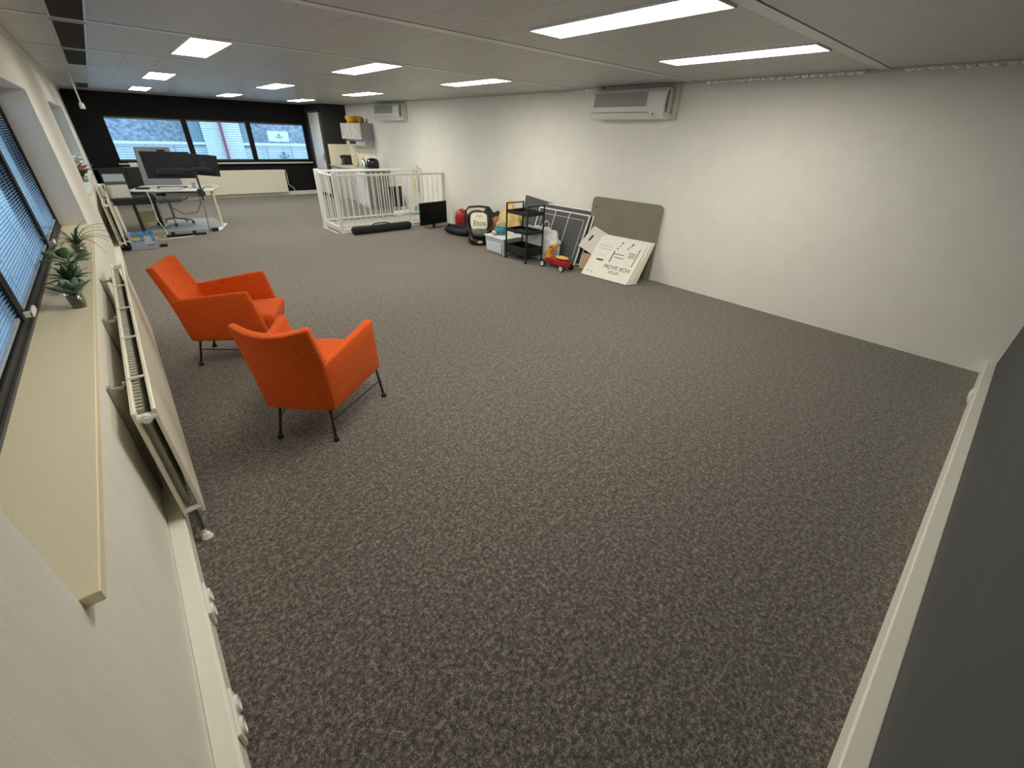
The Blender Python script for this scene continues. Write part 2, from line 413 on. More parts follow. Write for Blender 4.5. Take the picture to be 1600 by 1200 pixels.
sg = MB().box(6.05, 6.90, -.30, -.22, 4.52, 4.92).done('sign_panel', M('sign_white', (.80, .82, .78), .7), bt)
b = MB(); emblem(b, 6.50, 4.74, .13, -.30); b.done('sign_emblem', M('emblem_grey', (.15, .2, .25), .8), sg)
b = MB(); emblem(b, 6.62, 3.98, .2, -.06); b.done('wall_emblem', M('emblem_blue', (.10, .22, .30), .8), bt)

# ------------------------------------------------------------------ ceiling lights
LROW = {'nearest': 1.579+.115, 'second': 5.12+.085, 'third': 8.69+.085, 'last': 12.25+.085}
def make_light():
    t = thing('ceiling_light', '', 'ceiling light', (0, 0, H), 0, 'lit ceiling panels')
    b = MB(); w, l = .155, 1.235
    b.box(-w, -w+.012, 0, l, -.010, -.0005); b.box(w-.012, w, 0, l, -.010, -.0005); b.box(-w+.012, w-.012, 0, .012, -.010, -.0005); b.box(-w+.012, w-.012, l-.012, l, -.010, -.0005)
    b.done('frame', WHITEM, t)
    B(-w+.012, w-.012, .012, l-.012, -.008, -.001).done('diffuser', LAMP, t); return t
L0 = make_light(); first = True
LX = (1.215, 2.78, 4.30)
LL = {('nearest',0): 'lit ceiling panel overhead of the camera, near the left window', ('nearest',1): 'largest lit ceiling panel, cut by the top of the frame', ('nearest',2): 'long lit ceiling panel between the largest one and the right wall vents',
      ('second',0): 'lit ceiling panel in front of the dark ceiling vents, foremost of the left column', ('second',1): 'lit ceiling panel second in the middle column, past the largest one', ('second',2): 'lit ceiling panel second in the right column, nearest left of the larger air conditioner',
      ('third',0): 'lit ceiling panel second of three in the visible left column', ('third',1): 'lit ceiling panel third in the middle column, above the middle far window', ('third',2): 'lit ceiling panel above the smaller, farther air conditioner',
      ('last',0): 'farthest lit ceiling panel in the left column, smallest above the desk', ('last',1): 'farthest lit ceiling panel in the middle column, close to the far wall', ('last',2): 'farthest lit ceiling panel in the right column, by the white door'}
for rn, ry in LROW.items():
    for k, x in enumerate(LX):
        o = L0 if first else dup(L0); first = False
        o.location = (x, ry, H); o['label'] = LL[(rn, k)]

# dark louvred vents in the ceiling at the left
def vent(y0, y1, label, mat):
    t = thing('ceiling_vent', label, 'vent', (.355, y0, H), 0, 'louvred ceiling vents by the left wall')
    l = y1-y0; b = MB(); b.box(-.095, -.083, 0, l, -.012, -.0005); b.box(.083, .095, 0, l, -.012, -.0005); b.box(-.083, .083, 0, .012, -.012, -.0005); b.box(-.083, .083, l-.012, l, -.012, -.0005)
    b.done('frame', ALU, t)
    b = MB(); n = int(l/.022)
    for k in range(n): b.box(-.083, .083, .012+k*(l-.024)/n, .012+k*(l-.024)/n+.006, -.0095, -.001)
    b.done('louvre', M('louvre_brown', (.05, .042, .038), .6), t)
    B(-.083, .083, .012, l-.012, -.0008, -.0003).done('backing', DARK, t)
DK = None
vent(3.48, 5.10, 'dark louvred ceiling vent nearest the top edge of the photo', DK)
vent(5.235, 6.89, 'dark louvred ceiling vent, second along the left wall', DK)
vent(7.02, 8.66, 'dark louvred ceiling vent, third and last large one along the left', DK)
vent(12.37, 14.0, 'small far dark ceiling vent beside the hanging pull cord', DK)
# scalloped slot vents along the right wall
def slot(y0, y1, label):
    t = thing('slot_vent', label, 'vent', (XR-.065, y0, H), 0, 'slot vents above the right wall')
    l = y1-y0; b = MB(); b.box(-.03, -.024, 0, l, -.014, -.001); b.box(.024, .03, 0, l, -.014, -.001); b.done('frame', RAIL, t)
    B(-.024, .024, 0, l, -.0015, -.0005).done('backing', DARK, t)
    n = max(8, int(l/.075))
    b = MB()
    b.slab(lambda u, v: (-.023+.046*v, .012+(l-.024)*u, -.004-.028*max(0, math.sin(math.pi*v))*abs(math.sin(math.pi*n*u))**.7), lambda u, v: (-.023+.046*v, .012+(l-.024)*u, -.0022), n*8, 6)
    b.done('glint_strip', M('glint_alu', (.90, .92, .94), .25, .7, var=.02), t, smooth=True)  # added polished bumps, shaped to mirror the lamps as glints in the slot
slot(.02, 1.50, 'slot vent with added scalloped glint bumps at the right photo edge')
slot(1.75, 3.28, 'slot vent with added scalloped glint bumps beside the long lit panel')
slot(4.72, 5.05, 'short slot vent just left of the larger air conditioner')

# ------------------------------------------------------------------ radiators
def radiator(name, label, L, depth, h, side, bars=5, valve=True):
    """local: length along +y from 0, wall side at -x"""
    t = thing(name, label, 'radiator')
    w = .017
    B(0, w, 0, L, 0, h).done('back_panel', CREAMR, t, bevel=.005)
    fp = B(depth-w, depth, 0, L, 0, h).done('front_panel', CREAMR, t, bevel=.005)
    b = MB(); n = int(L/.035)
    for k in range(n):
        y = .05+k*(L-.1)/n; b.box(w, w+.024, y, y+.012, .05, h-.012)
    b.box(w, w+.002, .04, L-.04, .05, h-.02)
    b.done('convector_fins', M('fin_grey', (.50, .49, .43), .5), t)
    for k in range(bars):
        y = L*(k+.62)/bars
        B(.004, depth-.004, y, y+.014, h-.004, h+.004).done('cross_bar', CREAMR, t, bevel=.001)
    b = MB(); b.cyl((w*.5, .012, h-.035), (depth-w*.5, .012, h-.035), .017); b.cyl((depth*.5, .012, h-.035), (depth*.5, -.012, h-.035), .020); b.cyl((depth*.5, -.012, h-.035), (depth*.5, -.020, h-.035), .013)
    b.done('connector', WHITEP, t, smooth=False, bevel=.002)
    b = MB(); b.cyl((w*.5, L-.012, h-.035), (depth-w*.5, L-.012, h-.035), .017); b.cyl((depth*.5, L-.012, h-.035), (depth*.5, L+.05, h-.02), .016); b.done('connector', WHITEP, t, bevel=.002)
    b = MB(); b.cyl((w*.5, .012, .035), (depth-w*.5, .012, .035), .015); b.done('connector', WHITEP, t)
    return t
r1 = radiator('radiator', 'long cream double-panel radiator below the plant sill by the armchairs', 2.78, .083, .60, 1)
r1.location = (0.006, 2.32, .128)
V = MB().cyl((.042, .012, .03), (.042, -.02, -.035), .013).cyl((.042, -.02, -.033), (.042, -.032, -.075), .011).done('valve', M('brass_dark', (.12, .11, .10), .3, .8), r1)
MB().cyl((.043, -.030, -.07), (.046, -.038, -.100), .008).done('pipe', WHITEP, r1)
MB().lathe([(.011, .030), (.017, .026), (.017, .012), (.021, .010), (.026, 0)], (.047, -.040, -.1272)).done('pipe_collar', WHITEP, r1, smooth=True)
for yy in (.30, 1.28, 2.25):                # wall brackets
    b = MB(); b.box(-.066, -.056, yy, yy+.035, -.02, .60); b.box(-.058, .004, yy+.008, yy+.026, .575, .588); b.box(-.012, -.002, yy+.008, yy+.026, .56, .606)
    b.done('wall_bracket', M('bracket_steel', (.33, .31, .26), .5), r1)
r2 = radiator('radiator', 'cream radiator below the second left window, behind the black cable pile', 3.0, .083, .60, 1); r2.location = (.006, 9.05, .128)
r3 = radiator('radiator', 'long flat cream radiator under the far windows', 2.95, .075, .60, 1, bars=3); r3.location = (1.2, YF-.07, .09); r3.rotation_euler = (0, 0, R_(-90))
MB().tube([(.03, 2.96, .55), (.03, 3.0, .5), (.03, 3.0, .2), (.03, 3.12, .1), (.03, 3.16, -.02)], .010).done('pipe', WHITEP, r3, smooth=True)

# sockets on the trunking
def socket(loc, rz, label):
    t = thing('power_socket', label, 'socket', loc, rz, 'double sockets on the cable trunking')
    B(0, .012, -.085, .085, -.04, .04).done('plate', TRUNK, t, bevel=.004)
    for s in (-.04, .04):
        MB().lathe([(.028, 0), (.028, .009), (.023, .009), (.022, .002), (.001, .002)], T=Matrix.Translation((.012, s, 0)) @ Matrix.Rotation(R_(90), 4, 'Y'), n=20).done('outlet', TRUNKW, t)
    return t
socket((.0005, 1.83, .065), 0, 'double socket on the left trunking, upper of the two near the camera')
socket((.0005, 1.33, .065), 0, 'double socket on the left trunking, nearest the bottom edge')
socket((4.93, .0005, .065), R_(90), 'double socket on the trunking in the right corner')

# ================================================================== ARMCHAIRS
def lerp(a, b, t): return a+(b-a)*t
def armchair(label):
    t = thing('armchair', label, 'armchair', group='orange armchairs')
    def yb(v): return lerp(.012, -.035, v/.58) if v < .58 else lerp(-.035, -.10, (v-.58)/.42)
    def hw(v): return lerp(.216, .234, v/.58) if v < .58 else lerp(.232, .222, (v-.58)/.42)
    def zz(u, v): return .225 + v*(.60 - .035*(1-u*u)*max(0, v-.3)/.7)
    def outer(a, v):
        u = 2*a-1; return (u*hw(v), yb(v) - (.018+.045*v)*(1-u*u), zz(u, v))
    def inner(a, v):
        u = 2*a-1; th = lerp(.085, .050, v); return (u*(hw(v)-.012), yb(v)+th - (.010+.035*v)*(1-u*u) + .012*math.sin(math.pi*min(1, v*1.2)), zz(u, v)+.004)
    MB().slab(outer, inner, 10, 9).done('backrest', ORANGE, t, bevel=.018, seg=3, smooth=True)
    for s in (-1, 1):
        c00 = Vector((.216, .005, .225)); c10 = Vector((.305, .610, .222)); c01 = Vector((.230, -.038, .572)); c11 = Vector((.328, .530, .640))
        def o_(u, v, s=s):
            p = (c00*(1-u)+c10*u)*(1-v) + (c01*(1-u)+c11*u)*v; bul = .012*math.sin(math.pi*u)*math.sin(math.pi*v)
            return (s*(p.x+bul), p.y, p.z)
        def i_(u, v, s=s):
            p = (c00*(1-u)+c10*u)*(1-v) + (c01*(1-u)+c11*u)*v; return (s*(p.x-.060+.008*v), p.y, p.z)
        MB().slab(o_, i_, 6, 5).done('armrest', ORANGE, t, bevel=.020, seg=3, smooth=True)
    def st(u, v):
        y = lerp(.05, .665, v); x = (2*u-1)*lerp(.168, .256, v); cr = .018*(1-(2*u-1)**2)
        return (x, y, .405 + cr + .012*math.sin(math.pi*v) - .02*(1-v))
    def sb(u, v):
        y = lerp(.05, .635, v); x = (2*u-1)*lerp(.168, .252, v); return (x, y, .245)
    MB().slab(st, sb, 8, 8).done('seat', ORANGE, t, bevel=.045, seg=4, smooth=True)
    def bt_(u, v): return ((2*u-1)*lerp(.19, .265, v), lerp(.015, .60, v), .262)
    def bb_(u, v): return ((2*u-1)*lerp(.185, .255, v), lerp(.02, .59, v), .224)
    MB().slab(bt_, bb_, 2, 2).done('seat_base', ORANGE, t, bevel=.01)
    legs = {}
    for s in (-1, 1):
        for nm, top, bot in (('r', (.160*s, .05, .232), (.185*s, 0, 0)), ('f', (.285*s, .560, .232), (.316*s, .552, 0))):
            d = Vector(bot)-Vector(top); foot = Vector(bot)
            lg = MB().cyl(top, foot+Vector((0, 0, .012)), .0095, .0085, n=10).done('leg', BLACKM, t, smooth=True)
            MB().lathe([(.010, .032), (.013, .022), (.020, .008), (.021, 0)], foot, n=14).done('foot_cap', BLACKP, lg, smooth=True)
            legs[(nm, s)] = (Vector(top), foot)
    for s in (-1, 1):
        a0, a1 = legs[('r', s)]; f0, f1 = legs[('f', s)]
        MB().cyl(a0.lerp(a1, .42), f0.lerp(f1, .42), .0045, n=8).done('stretcher', BLACKM, t)
    a0, a1 = legs[('r', -1)]; f0, f1 = legs[('r', 1)]
    return t
c1 = armchair('orange armchair in front, its back to the camera'); c1.location = (.686, 2.762, 0); c1.rotation_euler = (0, 0, R_(46.2-90))
c2 = dup(c1, (.40, 4.49, 0), R_(-24-90), 'orange armchair behind, side-on, facing right beside the radiator')

# ================================================================== PLANTS ON THE SILL
def pot(name, label, x, y, r, h, group='potted plants on the left sill'):
    t = thing(name, label, 'plant', (x, y, SZ), 0, group)
    MB().lathe([(r*.78, 0), (r*.8, .004), (r, h), (r*.93, h), (r*.74, .010), (.001, .010)], n=28).done('pot', PGLASS, t, smooth=True)
    MB().lathe([(r*.70, .012), (r*.88, h*.82), (r*.5, h*.86), (.002, h*.87)], n=20).done('soil', SOIL, t, smooth=True)
    return t
def arc(az, el0, el1, L, n=7, z0=0, r0=0):
    p = Vector((math.cos(az)*r0, math.sin(az)*r0, z0)); out = [p.copy()]
    for i in range(n):
        e = lerp(el0, el1, i/(n-1)); p = p + (L/n)*Vector((math.cos(az)*math.cos(e), math.sin(az)*math.cos(e), math.sin(e))); out.append(p.copy())
    return out
rs = random.Random(3)
t = pot('potted_succulent', 'blue-green rosette succulent in a glass pot, nearest on the sill', -.085, 3.28, .038, .072)
b = MB()
for k in range(11):
    b.leaf(arc(k*2.4, R_(80-4.6*k), R_(68-6.0*k), .080+.003*k, 6, .066, .005), .025, .004, lambda q: math.sin(math.pi*min(.97, .12+.86*q**1.25))**.9)
b.done('foliage', LEAF1, t, smooth=True)
t = pot('potted_herb', 'small bushy dark green plant second on the sill', -.10, 3.62, .036, .066)
b = MB()
for k in range(46):
    az = rs.random()*6.28; e = rs.uniform(-.1, 1.4); b.leaf(arc(az, e, e-.5, rs.uniform(.06, .12), 5, .062, .006), rs.uniform(.010, .018), .002)
b.done('foliage', LEAF2, t, smooth=True)
t = pot('potted_jade_plant', 'plant with broad round paddle leaves, third on the sill', -.115, 4.02, .042, .072)
b = MB()
for az, e, L, w in ((.3, .2, .19, .055), (1.6, .7, .17, .048), (2.7, .45, .20, .05), (3.6, .15, .20, .058), (4.6, .0, .18, .058), (5.5, .1, .20, .062), (2.2, .25, .25, .03)):
    b.leaf(arc(az, e+.5, e-.2, L*.66, 8, .064, .005), w*.95, .005, lambda q: .12+.88*math.sin(math.pi*max(0, (q-.3)/.7))**.6 if q > .3 else .12)
b.done('foliage', LEAF3, t, smooth=True)
t = pot('potted_spider_plant', 'spiky plant with long arching thin leaves, farthest on the sill', -.09, 4.62, .044, .075)
b = MB()
for k in range(26):
    az = k*2.4+rs.random()*.4; e = rs.uniform(.5, 1.35); b.leaf(arc(az, e, e-rs.uniform(1.2, 2.0), rs.uniform(.18, .32), 9, .065, .006), .009, .0015, lambda q: max(.1, 1-q))
b.done('foliage', LEAF4, t, smooth=True)
t = pot('potted_orchid', 'orchid with red flowers on the second left sill', -.10, 9.9, .06, .11, 'plants on the second left sill')
b = MB()
for k in range(9): b.leaf(arc(k*.75, 1.1, -.1, .24, 7, .09, .01), .035, .003)
b.done('foliage', LEAF2, t, smooth=True)
b = MB()
for k in range(9): b.blob((rs.uniform(-.06, .06), rs.uniform(-.10, .10), rs.uniform(.14, .22)), (.035, .035, .028), k, .2, nu=10, nv=6)
b.done('flowers', M('flower_red', (.45, .02, .035), .6), t, smooth=True)
t = thing('white_orchid', 'pale white flowers above the red orchid', 'plant', (-.12, 10.25, SZ), 0, 'plants on the second left sill')
MB().lathe([(.05, 0), (.065, .12), (.055, .12), (.045, .09), (.002, .09)]).done('pot', WHITEP, t, smooth=True)
b = MB()
for k in range(10): b.leaf(arc(k*.66, 1.2, .1, .26, 7, .09, .01), .03, .003)
b.done('foliage', LEAF3, t, smooth=True)
b = MB()
for k in range(10): b.blob((rs.uniform(-.05, .09), rs.uniform(-.1, .1), rs.uniform(.26, .36)), (.03, .03, .025), k, .25, nu=10, nv=6)
b.done('flowers', M('flower_white', (.7, .72, .72), .6), t, smooth=True)
b = MB(); b.box(-.07, .07, -.11, .11, 0, .05); tag(b.done('small_box', WHITEP, loc=(-.1, 9.45, SZ), bevel=.004), 'small pale box on the second left sill in front of the orchid', 'box')

# ================================================================== STAIR RAILING
t = thing('stair_railing', 'white barred railing around the stair opening', 'railing', (3.3, 8.92, 0))
def rb(x0, x1, y0, y1, z0, z1, n='rail'): return B(x0, x1, y0, y1, z0, z1).done(n, WHITEM, t, bevel=.004)
rb(.0, .07, -.03, .04, 0, 1.06, 'post'); rb(-.06, .02, .68, .76, 0, 1.08, 'post'); rb(2.38, 2.42, 0, .03, .05, 1.0, 'post'); rb(2.37, 2.41, .93, .96, .05, 1.0, 'post')
rb(.07, 2.42, -.012, .022, .985, 1.02); rb(.07, 2.42, -.012, .022, .10, .125)
rb(-.01, .025, .04, .68, 1.0, 1.035); rb(-.01, .025, .04, .68, .10, .125)
rb(.02, 2.41, .93, .965, 1.005, 1.045); rb(.02, 2.41, .93, .965, .10, .125)
rb(.02, .06, .76, .96, 1.0, 1.04)
for k in range(19): MB().cyl((.07+.121*(k+1), .005, .11), (.07+.121*(k+1), .005, 1.0), .008, n=8).done('baluster', WHITEM, t)
for k in range(19): MB().cyl((.02+.121*(k+.6), .947, .11), (.02+.121*(k+.6), .947, 1.02), .008, n=8).done('baluster', WHITEM, t)
for k in range(4): MB().cyl((.008, .15+.14*k, .11), (.008, .15+.14*k, 1.01), .008, n=8).done('baluster', WHITEM, t)
rb(.0, 2.42, -.006, .016, .0, .10, 'kick_board') if False else None
b = MB(); b.box(.0, 2.42, -.05, -.032, .0, .018); b.box(-.075, -.062, -.05, .78, 0, .018); b.done('floor_trim', WHITEM, t)
B(.03, .09, -.05, -.031, .93, 1.0).done('hinge', WHITEM, t, bevel=.004)

# rolled bag in front of the railing
t = thing('rolled_bag', 'long black rolled tripod bag on the carpet before the railing', 'bag', (3.42, 8.62, 0), R_(1.5))
MB().tube([(0, 0, .075), (.03, 0, .08), (.4, 0, .075), (.8, 0, .078), (1.22, 0, .076), (1.25, 0, .07)], [.055, .074, .072, .074, .072, .06], 16).done('body', BLACKF, t, smooth=True)
MB().tube([(.42, .0, .148), (.45, -.02, .175), (.55, -.04, .185), (.7, -.03, .18), (.78, 0, .15)], .010).done('handle', BLACKF, t, smooth=True)

# flat television
t = thing('television', 'black flat television standing on the carpet by the railing', 'television', (5.20, 8.55, 0), R_(10))
s_ = B(-.37, .37, 0, .035, .06, .50).done('screen_housing', BLACKP, t, bevel=.006)
B(-.355, .355, -.003, .0005, .075, .485).done('screen', M('screen_black', (.004, .004, .005), .4, var=.1, spec=.15), t)
MB().box(-.03, .03, .01, .04, .01, .08).done('neck', BLACKP, t)
B(-.20, .20, -.09, .11, 0, .012).done('stand_foot', BLACKP, t, bevel=.004)

# ================================================================== CLUTTER ALONG THE RIGHT WALL
t = thing('backpack', 'red backpack with grey zip standing against the white wall', 'backpack', (5.50, 7.95, .0), R_(15))
MB().blob((0, 0, .22), (.13, .12, .20), 2, .06, nu=24, nv=16, zmin=.02, power=.8).done('body', RED, t, smooth=True)
MB().tube([(.07, -.10, .05), (.085, -.105, .15), (.08, -.095, .28), (.04, -.08, .38), (0, -.05, .41)], .012).done('zip', M('zip_grey', (.5, .45, .43), .6), t, smooth=True)
MB().blob((-.03, -.10, .15), (.08, .04, .10), 5, .08).done('front_pocket', M('red_dark', (.22, .01, .015), .6), t, smooth=True)
t = thing('duffel_bag', 'black slouched bag lying before the red backpack', 'bag', (5.22, 7.55, 0), R_(-68))
MB().blob((0, 0, .09), (.42, .17, .10), 4, .25, zmin=.001, nu=28).done('body', BLACKF, t, smooth=True)
MB().tube([(-.30, -.05, .15), (-.22, -.12, .20), (0, -.15, .19), (.2, -.12, .16)], .013).done('strap', BLACKF, t, smooth=True)
MB().blob((.05, -.13, .09), (.2, .06, .06), 6, .2, zmin=.01).done('pocket', M('dark_navy', (.03, .033, .042), .8), t, smooth=True)
tag(MB().blob((0, 0, .24), (.06, .10, .22), 1, .1, zmin=0).done('grey_cushion', M('cushion_blue_grey', (.40, .43, .48), .85), loc=(5.45, 7.40, 0), smooth=True), 'pale grey cushion tucked behind the child seat', 'cushion')

# baby car seat
t = thing('child_car_seat', 'black and grey child car seat with raised handle', 'car seat', (5.06, 6.78, 0), R_(-32))
def cs_o(u, v):
    a = (u-.5)*2; y = lerp(-.30, .26, v); half = .20+.035*math.sin(math.pi*v); z = .07 + .42*max(0, v-.25)**1.3 + .20*abs(a)**3*(.5+.5*math.sin(math.pi*v)) + .10*(1-v)**3
    return (a*half, y + .03*(1-a*a)*v, z)
def cs_i(u, v):
    p = cs_o(u, v); a = (u-.5)*2; return (p[0]*.86, p[1]-.05*v, p[2]+.045)
MB().slab(cs_o, cs_i, 12, 12).done('shell', BLACKP, t, smooth=True, sub=1)
MB().blob((0, 0, .075), (.195, .25, .09), 3, .03, zmin=0, power=.75, nu=28, nv=14).done('base', BLACKP, t, smooth=True)
MB().blob((0, .20, .40), (.20, .10, .15), 3, .05, nu=24, nv=14).done('hood', M('hood_grey', (.045, .045, .047), .85), t, smooth=True)
MB().blob((0, -.20, .22), (.19, .13, .07), 8, .1, nu=24, nv=12).done('leg_cover', M('cover_grey', (.12, .125, .135), .9), t, smooth=True)
MB().tube([(-.22, -.02, .24), (-.235, .0, .42), (-.225, .02, .56), (-.17, .03, .62), (0, .03, .635), (.17, .03, .62), (.225, .02, .56), (.235, 0, .42), (.22, -.02, .24)], .019, 10).done('handle', BLACKP, t, smooth=True)
for s in (-1, 1): MB().cyl((s*.215, -.02, .24), (s*.245, -.02, .24), .045, n=16).done('handle_hub', DGREY, t)
MB().box(-.03, .05, -.262, -.258, .05, .09).done('tag_label', WHITEP, t); MB().box(-.075, -.03, -.262, -.258, .05, .09).done('red_tag', RED, t)
cu = thing('cushion', 'cream cushion with black lettering lying in the child seat', 'cushion', (5.03, 6.72, .385), R_(-32))
cu.rotation_euler = (R_(62), 0, R_(-32))
MB().blob((0, 0, 0), (.155, .165, .045), 5, .05, nu=28, nv=12, power=.55).done('body', M('cream_cloth', (.74, .71, .60), .9), cu, smooth=True)
text('lettering', 'Etos', .13, BLACKP, cu, (.005, -.08, .047)); text('lettering_top', 'enjoy', .05, M('ink_grey', (.12, .12, .12), .8), cu, (0, .075, .046))

# translucent storage box
CLEAR = plastic_clear('clear_plastic', (.72, .78, .85), .72)
t = thing('storage_box', 'translucent plastic storage box with lid left of the trolley', 'box', (4.775, 5.71, 0))
MB().slab(lambda u, v: (lerp(.02, .60, u), lerp(.02, .48, v), .005), lambda u, v: (lerp(0, .62, u), lerp(0, .50, v), .265), 2, 2).done('tub', CLEAR, t, bevel=.012)
B(-.012, .632, -.012, .512, .265, .287).done('lid', M('lid_white', (.72, .76, .80), .35), t, bevel=.006)
B(-.006, .004, .06, .44, .045, .19).done('rib', M('clear_rib', (.62, .68, .76), .35), t, bevel=.004)
# things on / behind the box
t = thing('toy_basket', 'teal toy basket on the storage box lid', 'basket', (4.99, 6.05, .287))
MB().lathe([(.085, 0), (.11, .11), (.10, .11), (.078, .008), (.002, .008)], n=24).done('tub', M('teal', (.03, .22, .28), .5), t, smooth=True)
MB().tube([(-.10, 0, .10), (-.08, 0, .18), (0, 0, .22), (.08, 0, .18), (.10, 0, .10)], .009).done('handle', WHITEP, t, smooth=True)
tag(MB().blob((0, 0, .04), (.035, .05, .045), 3, .1, zmin=0).done('soft_toy', M('toy_pink', (.55, .45, .43), .8), loc=(4.83, 6.03, .287), smooth=True), 'small pale pink soft toy at the edge of the box lid', 'toy')
tag(MB().blob((0, 0, .30), (.13, .27, .42), 12, .55, freq=1.7, zmin=0, nu=32, nv=22).done('blanket', M('blanket_yellow', (.72, .52, .20), .9, var=.1), loc=(5.53, 6.42, 0), smooth=True), 'crumpled yellow blanket heaped behind the trolley', 'blanket')
tag(MB().blob((0, 0, .21), (.09, .16, .22), 14, .25, zmin=0).done('brown_cloth', M('cloth_brown', (.40, .20, .09), .9), loc=(5.44, 6.75, 0), smooth=True), 'brown orange cloth hanging under the yellow blanket', 'cloth')
tag(MB().blob((0, 0, .22), (.13, .34, .32), 17, .35, freq=2, zmin=0).done('dark_bundle', BLACKF, loc=(5.52, 6.98, 0), smooth=True), 'black bundle against the wall behind the child seat', 'bundle')
tag(MB().blob((0, 0, .04), (.06, .07, .05), 19, .2, zmin=0).done('camera_bag', BLACKF, loc=(5.29, 5.98, .287), smooth=True), 'small black pouch at the foot of the yellow blanket', 'pouch')
t = thing('duvet_bag', 'bulging white plastic bag with bedding behind the trolley', 'bag', (5.245, 5.42, 0), R_(2))
MB().blob((0, -.05, .22), (.110, .42, .27), 21, .24, zmin=0, nu=44, nv=28, freq=3.2, power=.72).done('body', M('bag_white', (.82, .84, .86), .45, var=.04), t, smooth=True)
MB().tube([(.0, -.05, .42), (.02, -.10, .54), (.02, -.18, .60), (.02, -.24, .56), (0, -.22, .42)], .007).done('handle', WHITEP, t, smooth=True)

# black three-tier trolley
t = thing('trolley', 'black three-tier metal trolley on casters', 'trolley', (4.775, 5.16, 0))
TW, TL = .36, .50
for x in (.008, TW-.008):
    for y in (.008, TL-.008):
        B(x-.009, x+.009, y-.009, y+.009, .05, .85).done('post', BLACKM, t)
        cst = MB().cyl((x-.010, y, .022), (x+.010, y, .022), .022, n=16).done('caster', BLACKP, t); MB().cyl((x, y, .02), (x, y, .055), .006).done('caster_stem', CHROME, cst)
for y in (.008, TL-.008): B(.008, TW-.008, y-.008, y+.008, .834, .85).done('handle', BLACKM, t)
for z, h in ((.70, .05), (.43, .05), (.10, .13)):
    b = MB(); b.box(.012, TW-.012, .012, TL-.012, z, z+.006); b.box(.012, .018, .012, TL-.012, z, z+h); b.box(TW-.018, TW-.012, .012, TL-.012, z, z+h); b.box(.012, TW-.012, .012, .018, z, z+h); b.box(.012, TW-.012, TL-.018, TL-.012, z, z+h)
    b.done('tray', BLACKM, t)

# leaning panels
def lean(name, label, cat, p0, p1, top_dx, hz, T_only=False):
    """a frame whose local x runs from p0 to p1 along the floor, local y up the leaning face"""
    ex = Vector((p1[0]-p0[0], p1[1]-p0[1], 0)); n = Vector((-ex.y, ex.x, 0)).normalized()
    if n.x < 0: n = -n
    ey = n*top_dx + Vector((0, 0, hz)); return frame_T((p0[0], p0[1], p0[2]), ex, ey), ex.length, ey.length
MESHG = M('screen_mesh', (.075, .078, .082), .75, var=.12, scale=40)
def screen(label, p0, p1, dx, hz, inner):
    T, w, l = lean('', '', '', p0, p1, dx, hz)
    t = thing('insect_screen', label, 'screen', (0, 0, 0), 0, 'screens leaning on the right wall'); t.matrix_world = T
    fr = .018
    b = MB(); b.box(0, fr, 0, l, -.01, .01); b.box(w-fr, w, 0, l, -.01, .01); b.box(fr, w-fr, 0, fr, -.01, .01); b.box(fr, w-fr, l-fr, l, -.01, .01); b.done('frame', WHITEM, t)
    B(fr, w-fr, fr, l-fr, -.002, .002).done('mesh_panel', MESHG, t)
    if inner:
        b = MB(); a = .085; b.box(a, w-a, l-a-.008, l-a, .002, .006); b.box(a, a+.008, a, l-a, .002, .006); b.box(w-a-.008, w-a, a, l-a, .002, .006); b.done('inner_bead', M('bead_grey', (.55, .56, .57), .4), t)
        for xx in (.34, .62): B(xx*w, xx*w+.014, fr, l-fr, .002, .008).done('crossbar', M('bead_grey', (.55, .56, .57), .4), t)
    return t
# local x from right (near camera) to left so that the normal faces the room
screen('white framed dark insect screen directly behind the ride-on toy', (5.30, 5.70, .012), (5.335, 4.63, .012), .27, .72, True)
screen('white framed dark screen, rear one beside the green board', (5.365, 5.72, .012), (5.41, 4.58, .012), .25, .785, False)
T, w, l = lean('', '', '', (5.44, 6.10, .012), (5.56, 4.75, .012), .14, .86)
o = MB().prism([(0, 0, -.006), (w, 0, -.006), (w, l*.84, -.006), (w*.62, l*.885, -.006), (w*.55, l*.91, -.006), (w*.02, l, -.006)], (0, 0, .012)).done('dark_board', M('board_dark', (.085, .088, .092), .8, var=.15, scale=30)); o.matrix_world = T
tag(o, 'dark grey board with slanting torn edge, rearmost of the leaning panels', 'board')
# green-grey rounded board
b = MB(); w, l, r = 1.17, 1.0, .07; P = []
for cx, cy, a0 in ((w-r, r, -90), (w-r, l-r, 0), (r, l-r, 90), (r, r, 180)):
    for k in range(7): a = R_(a0+15*k); P.append((cx+r*math.cos(a), cy+r*math.sin(a), 0))
T, _, _ = lean('', '', '', (5.60, 4.655, .004), (5.655, 3.495, .004), .045, 1.0)
t = thing('floor_protector', 'large greenish grey board with rounded corners against the white wall', 'board'); t.matrix_world = T
MB().prism(P, (0, 0, .006)).done('board', M('board_green', (.225, .215, .150), .45, var=.06, scale=5), t)
MB().cyl((.09, l-.14, .006), (.09, l-.14, .008), .012).done('hole', DARK, t)
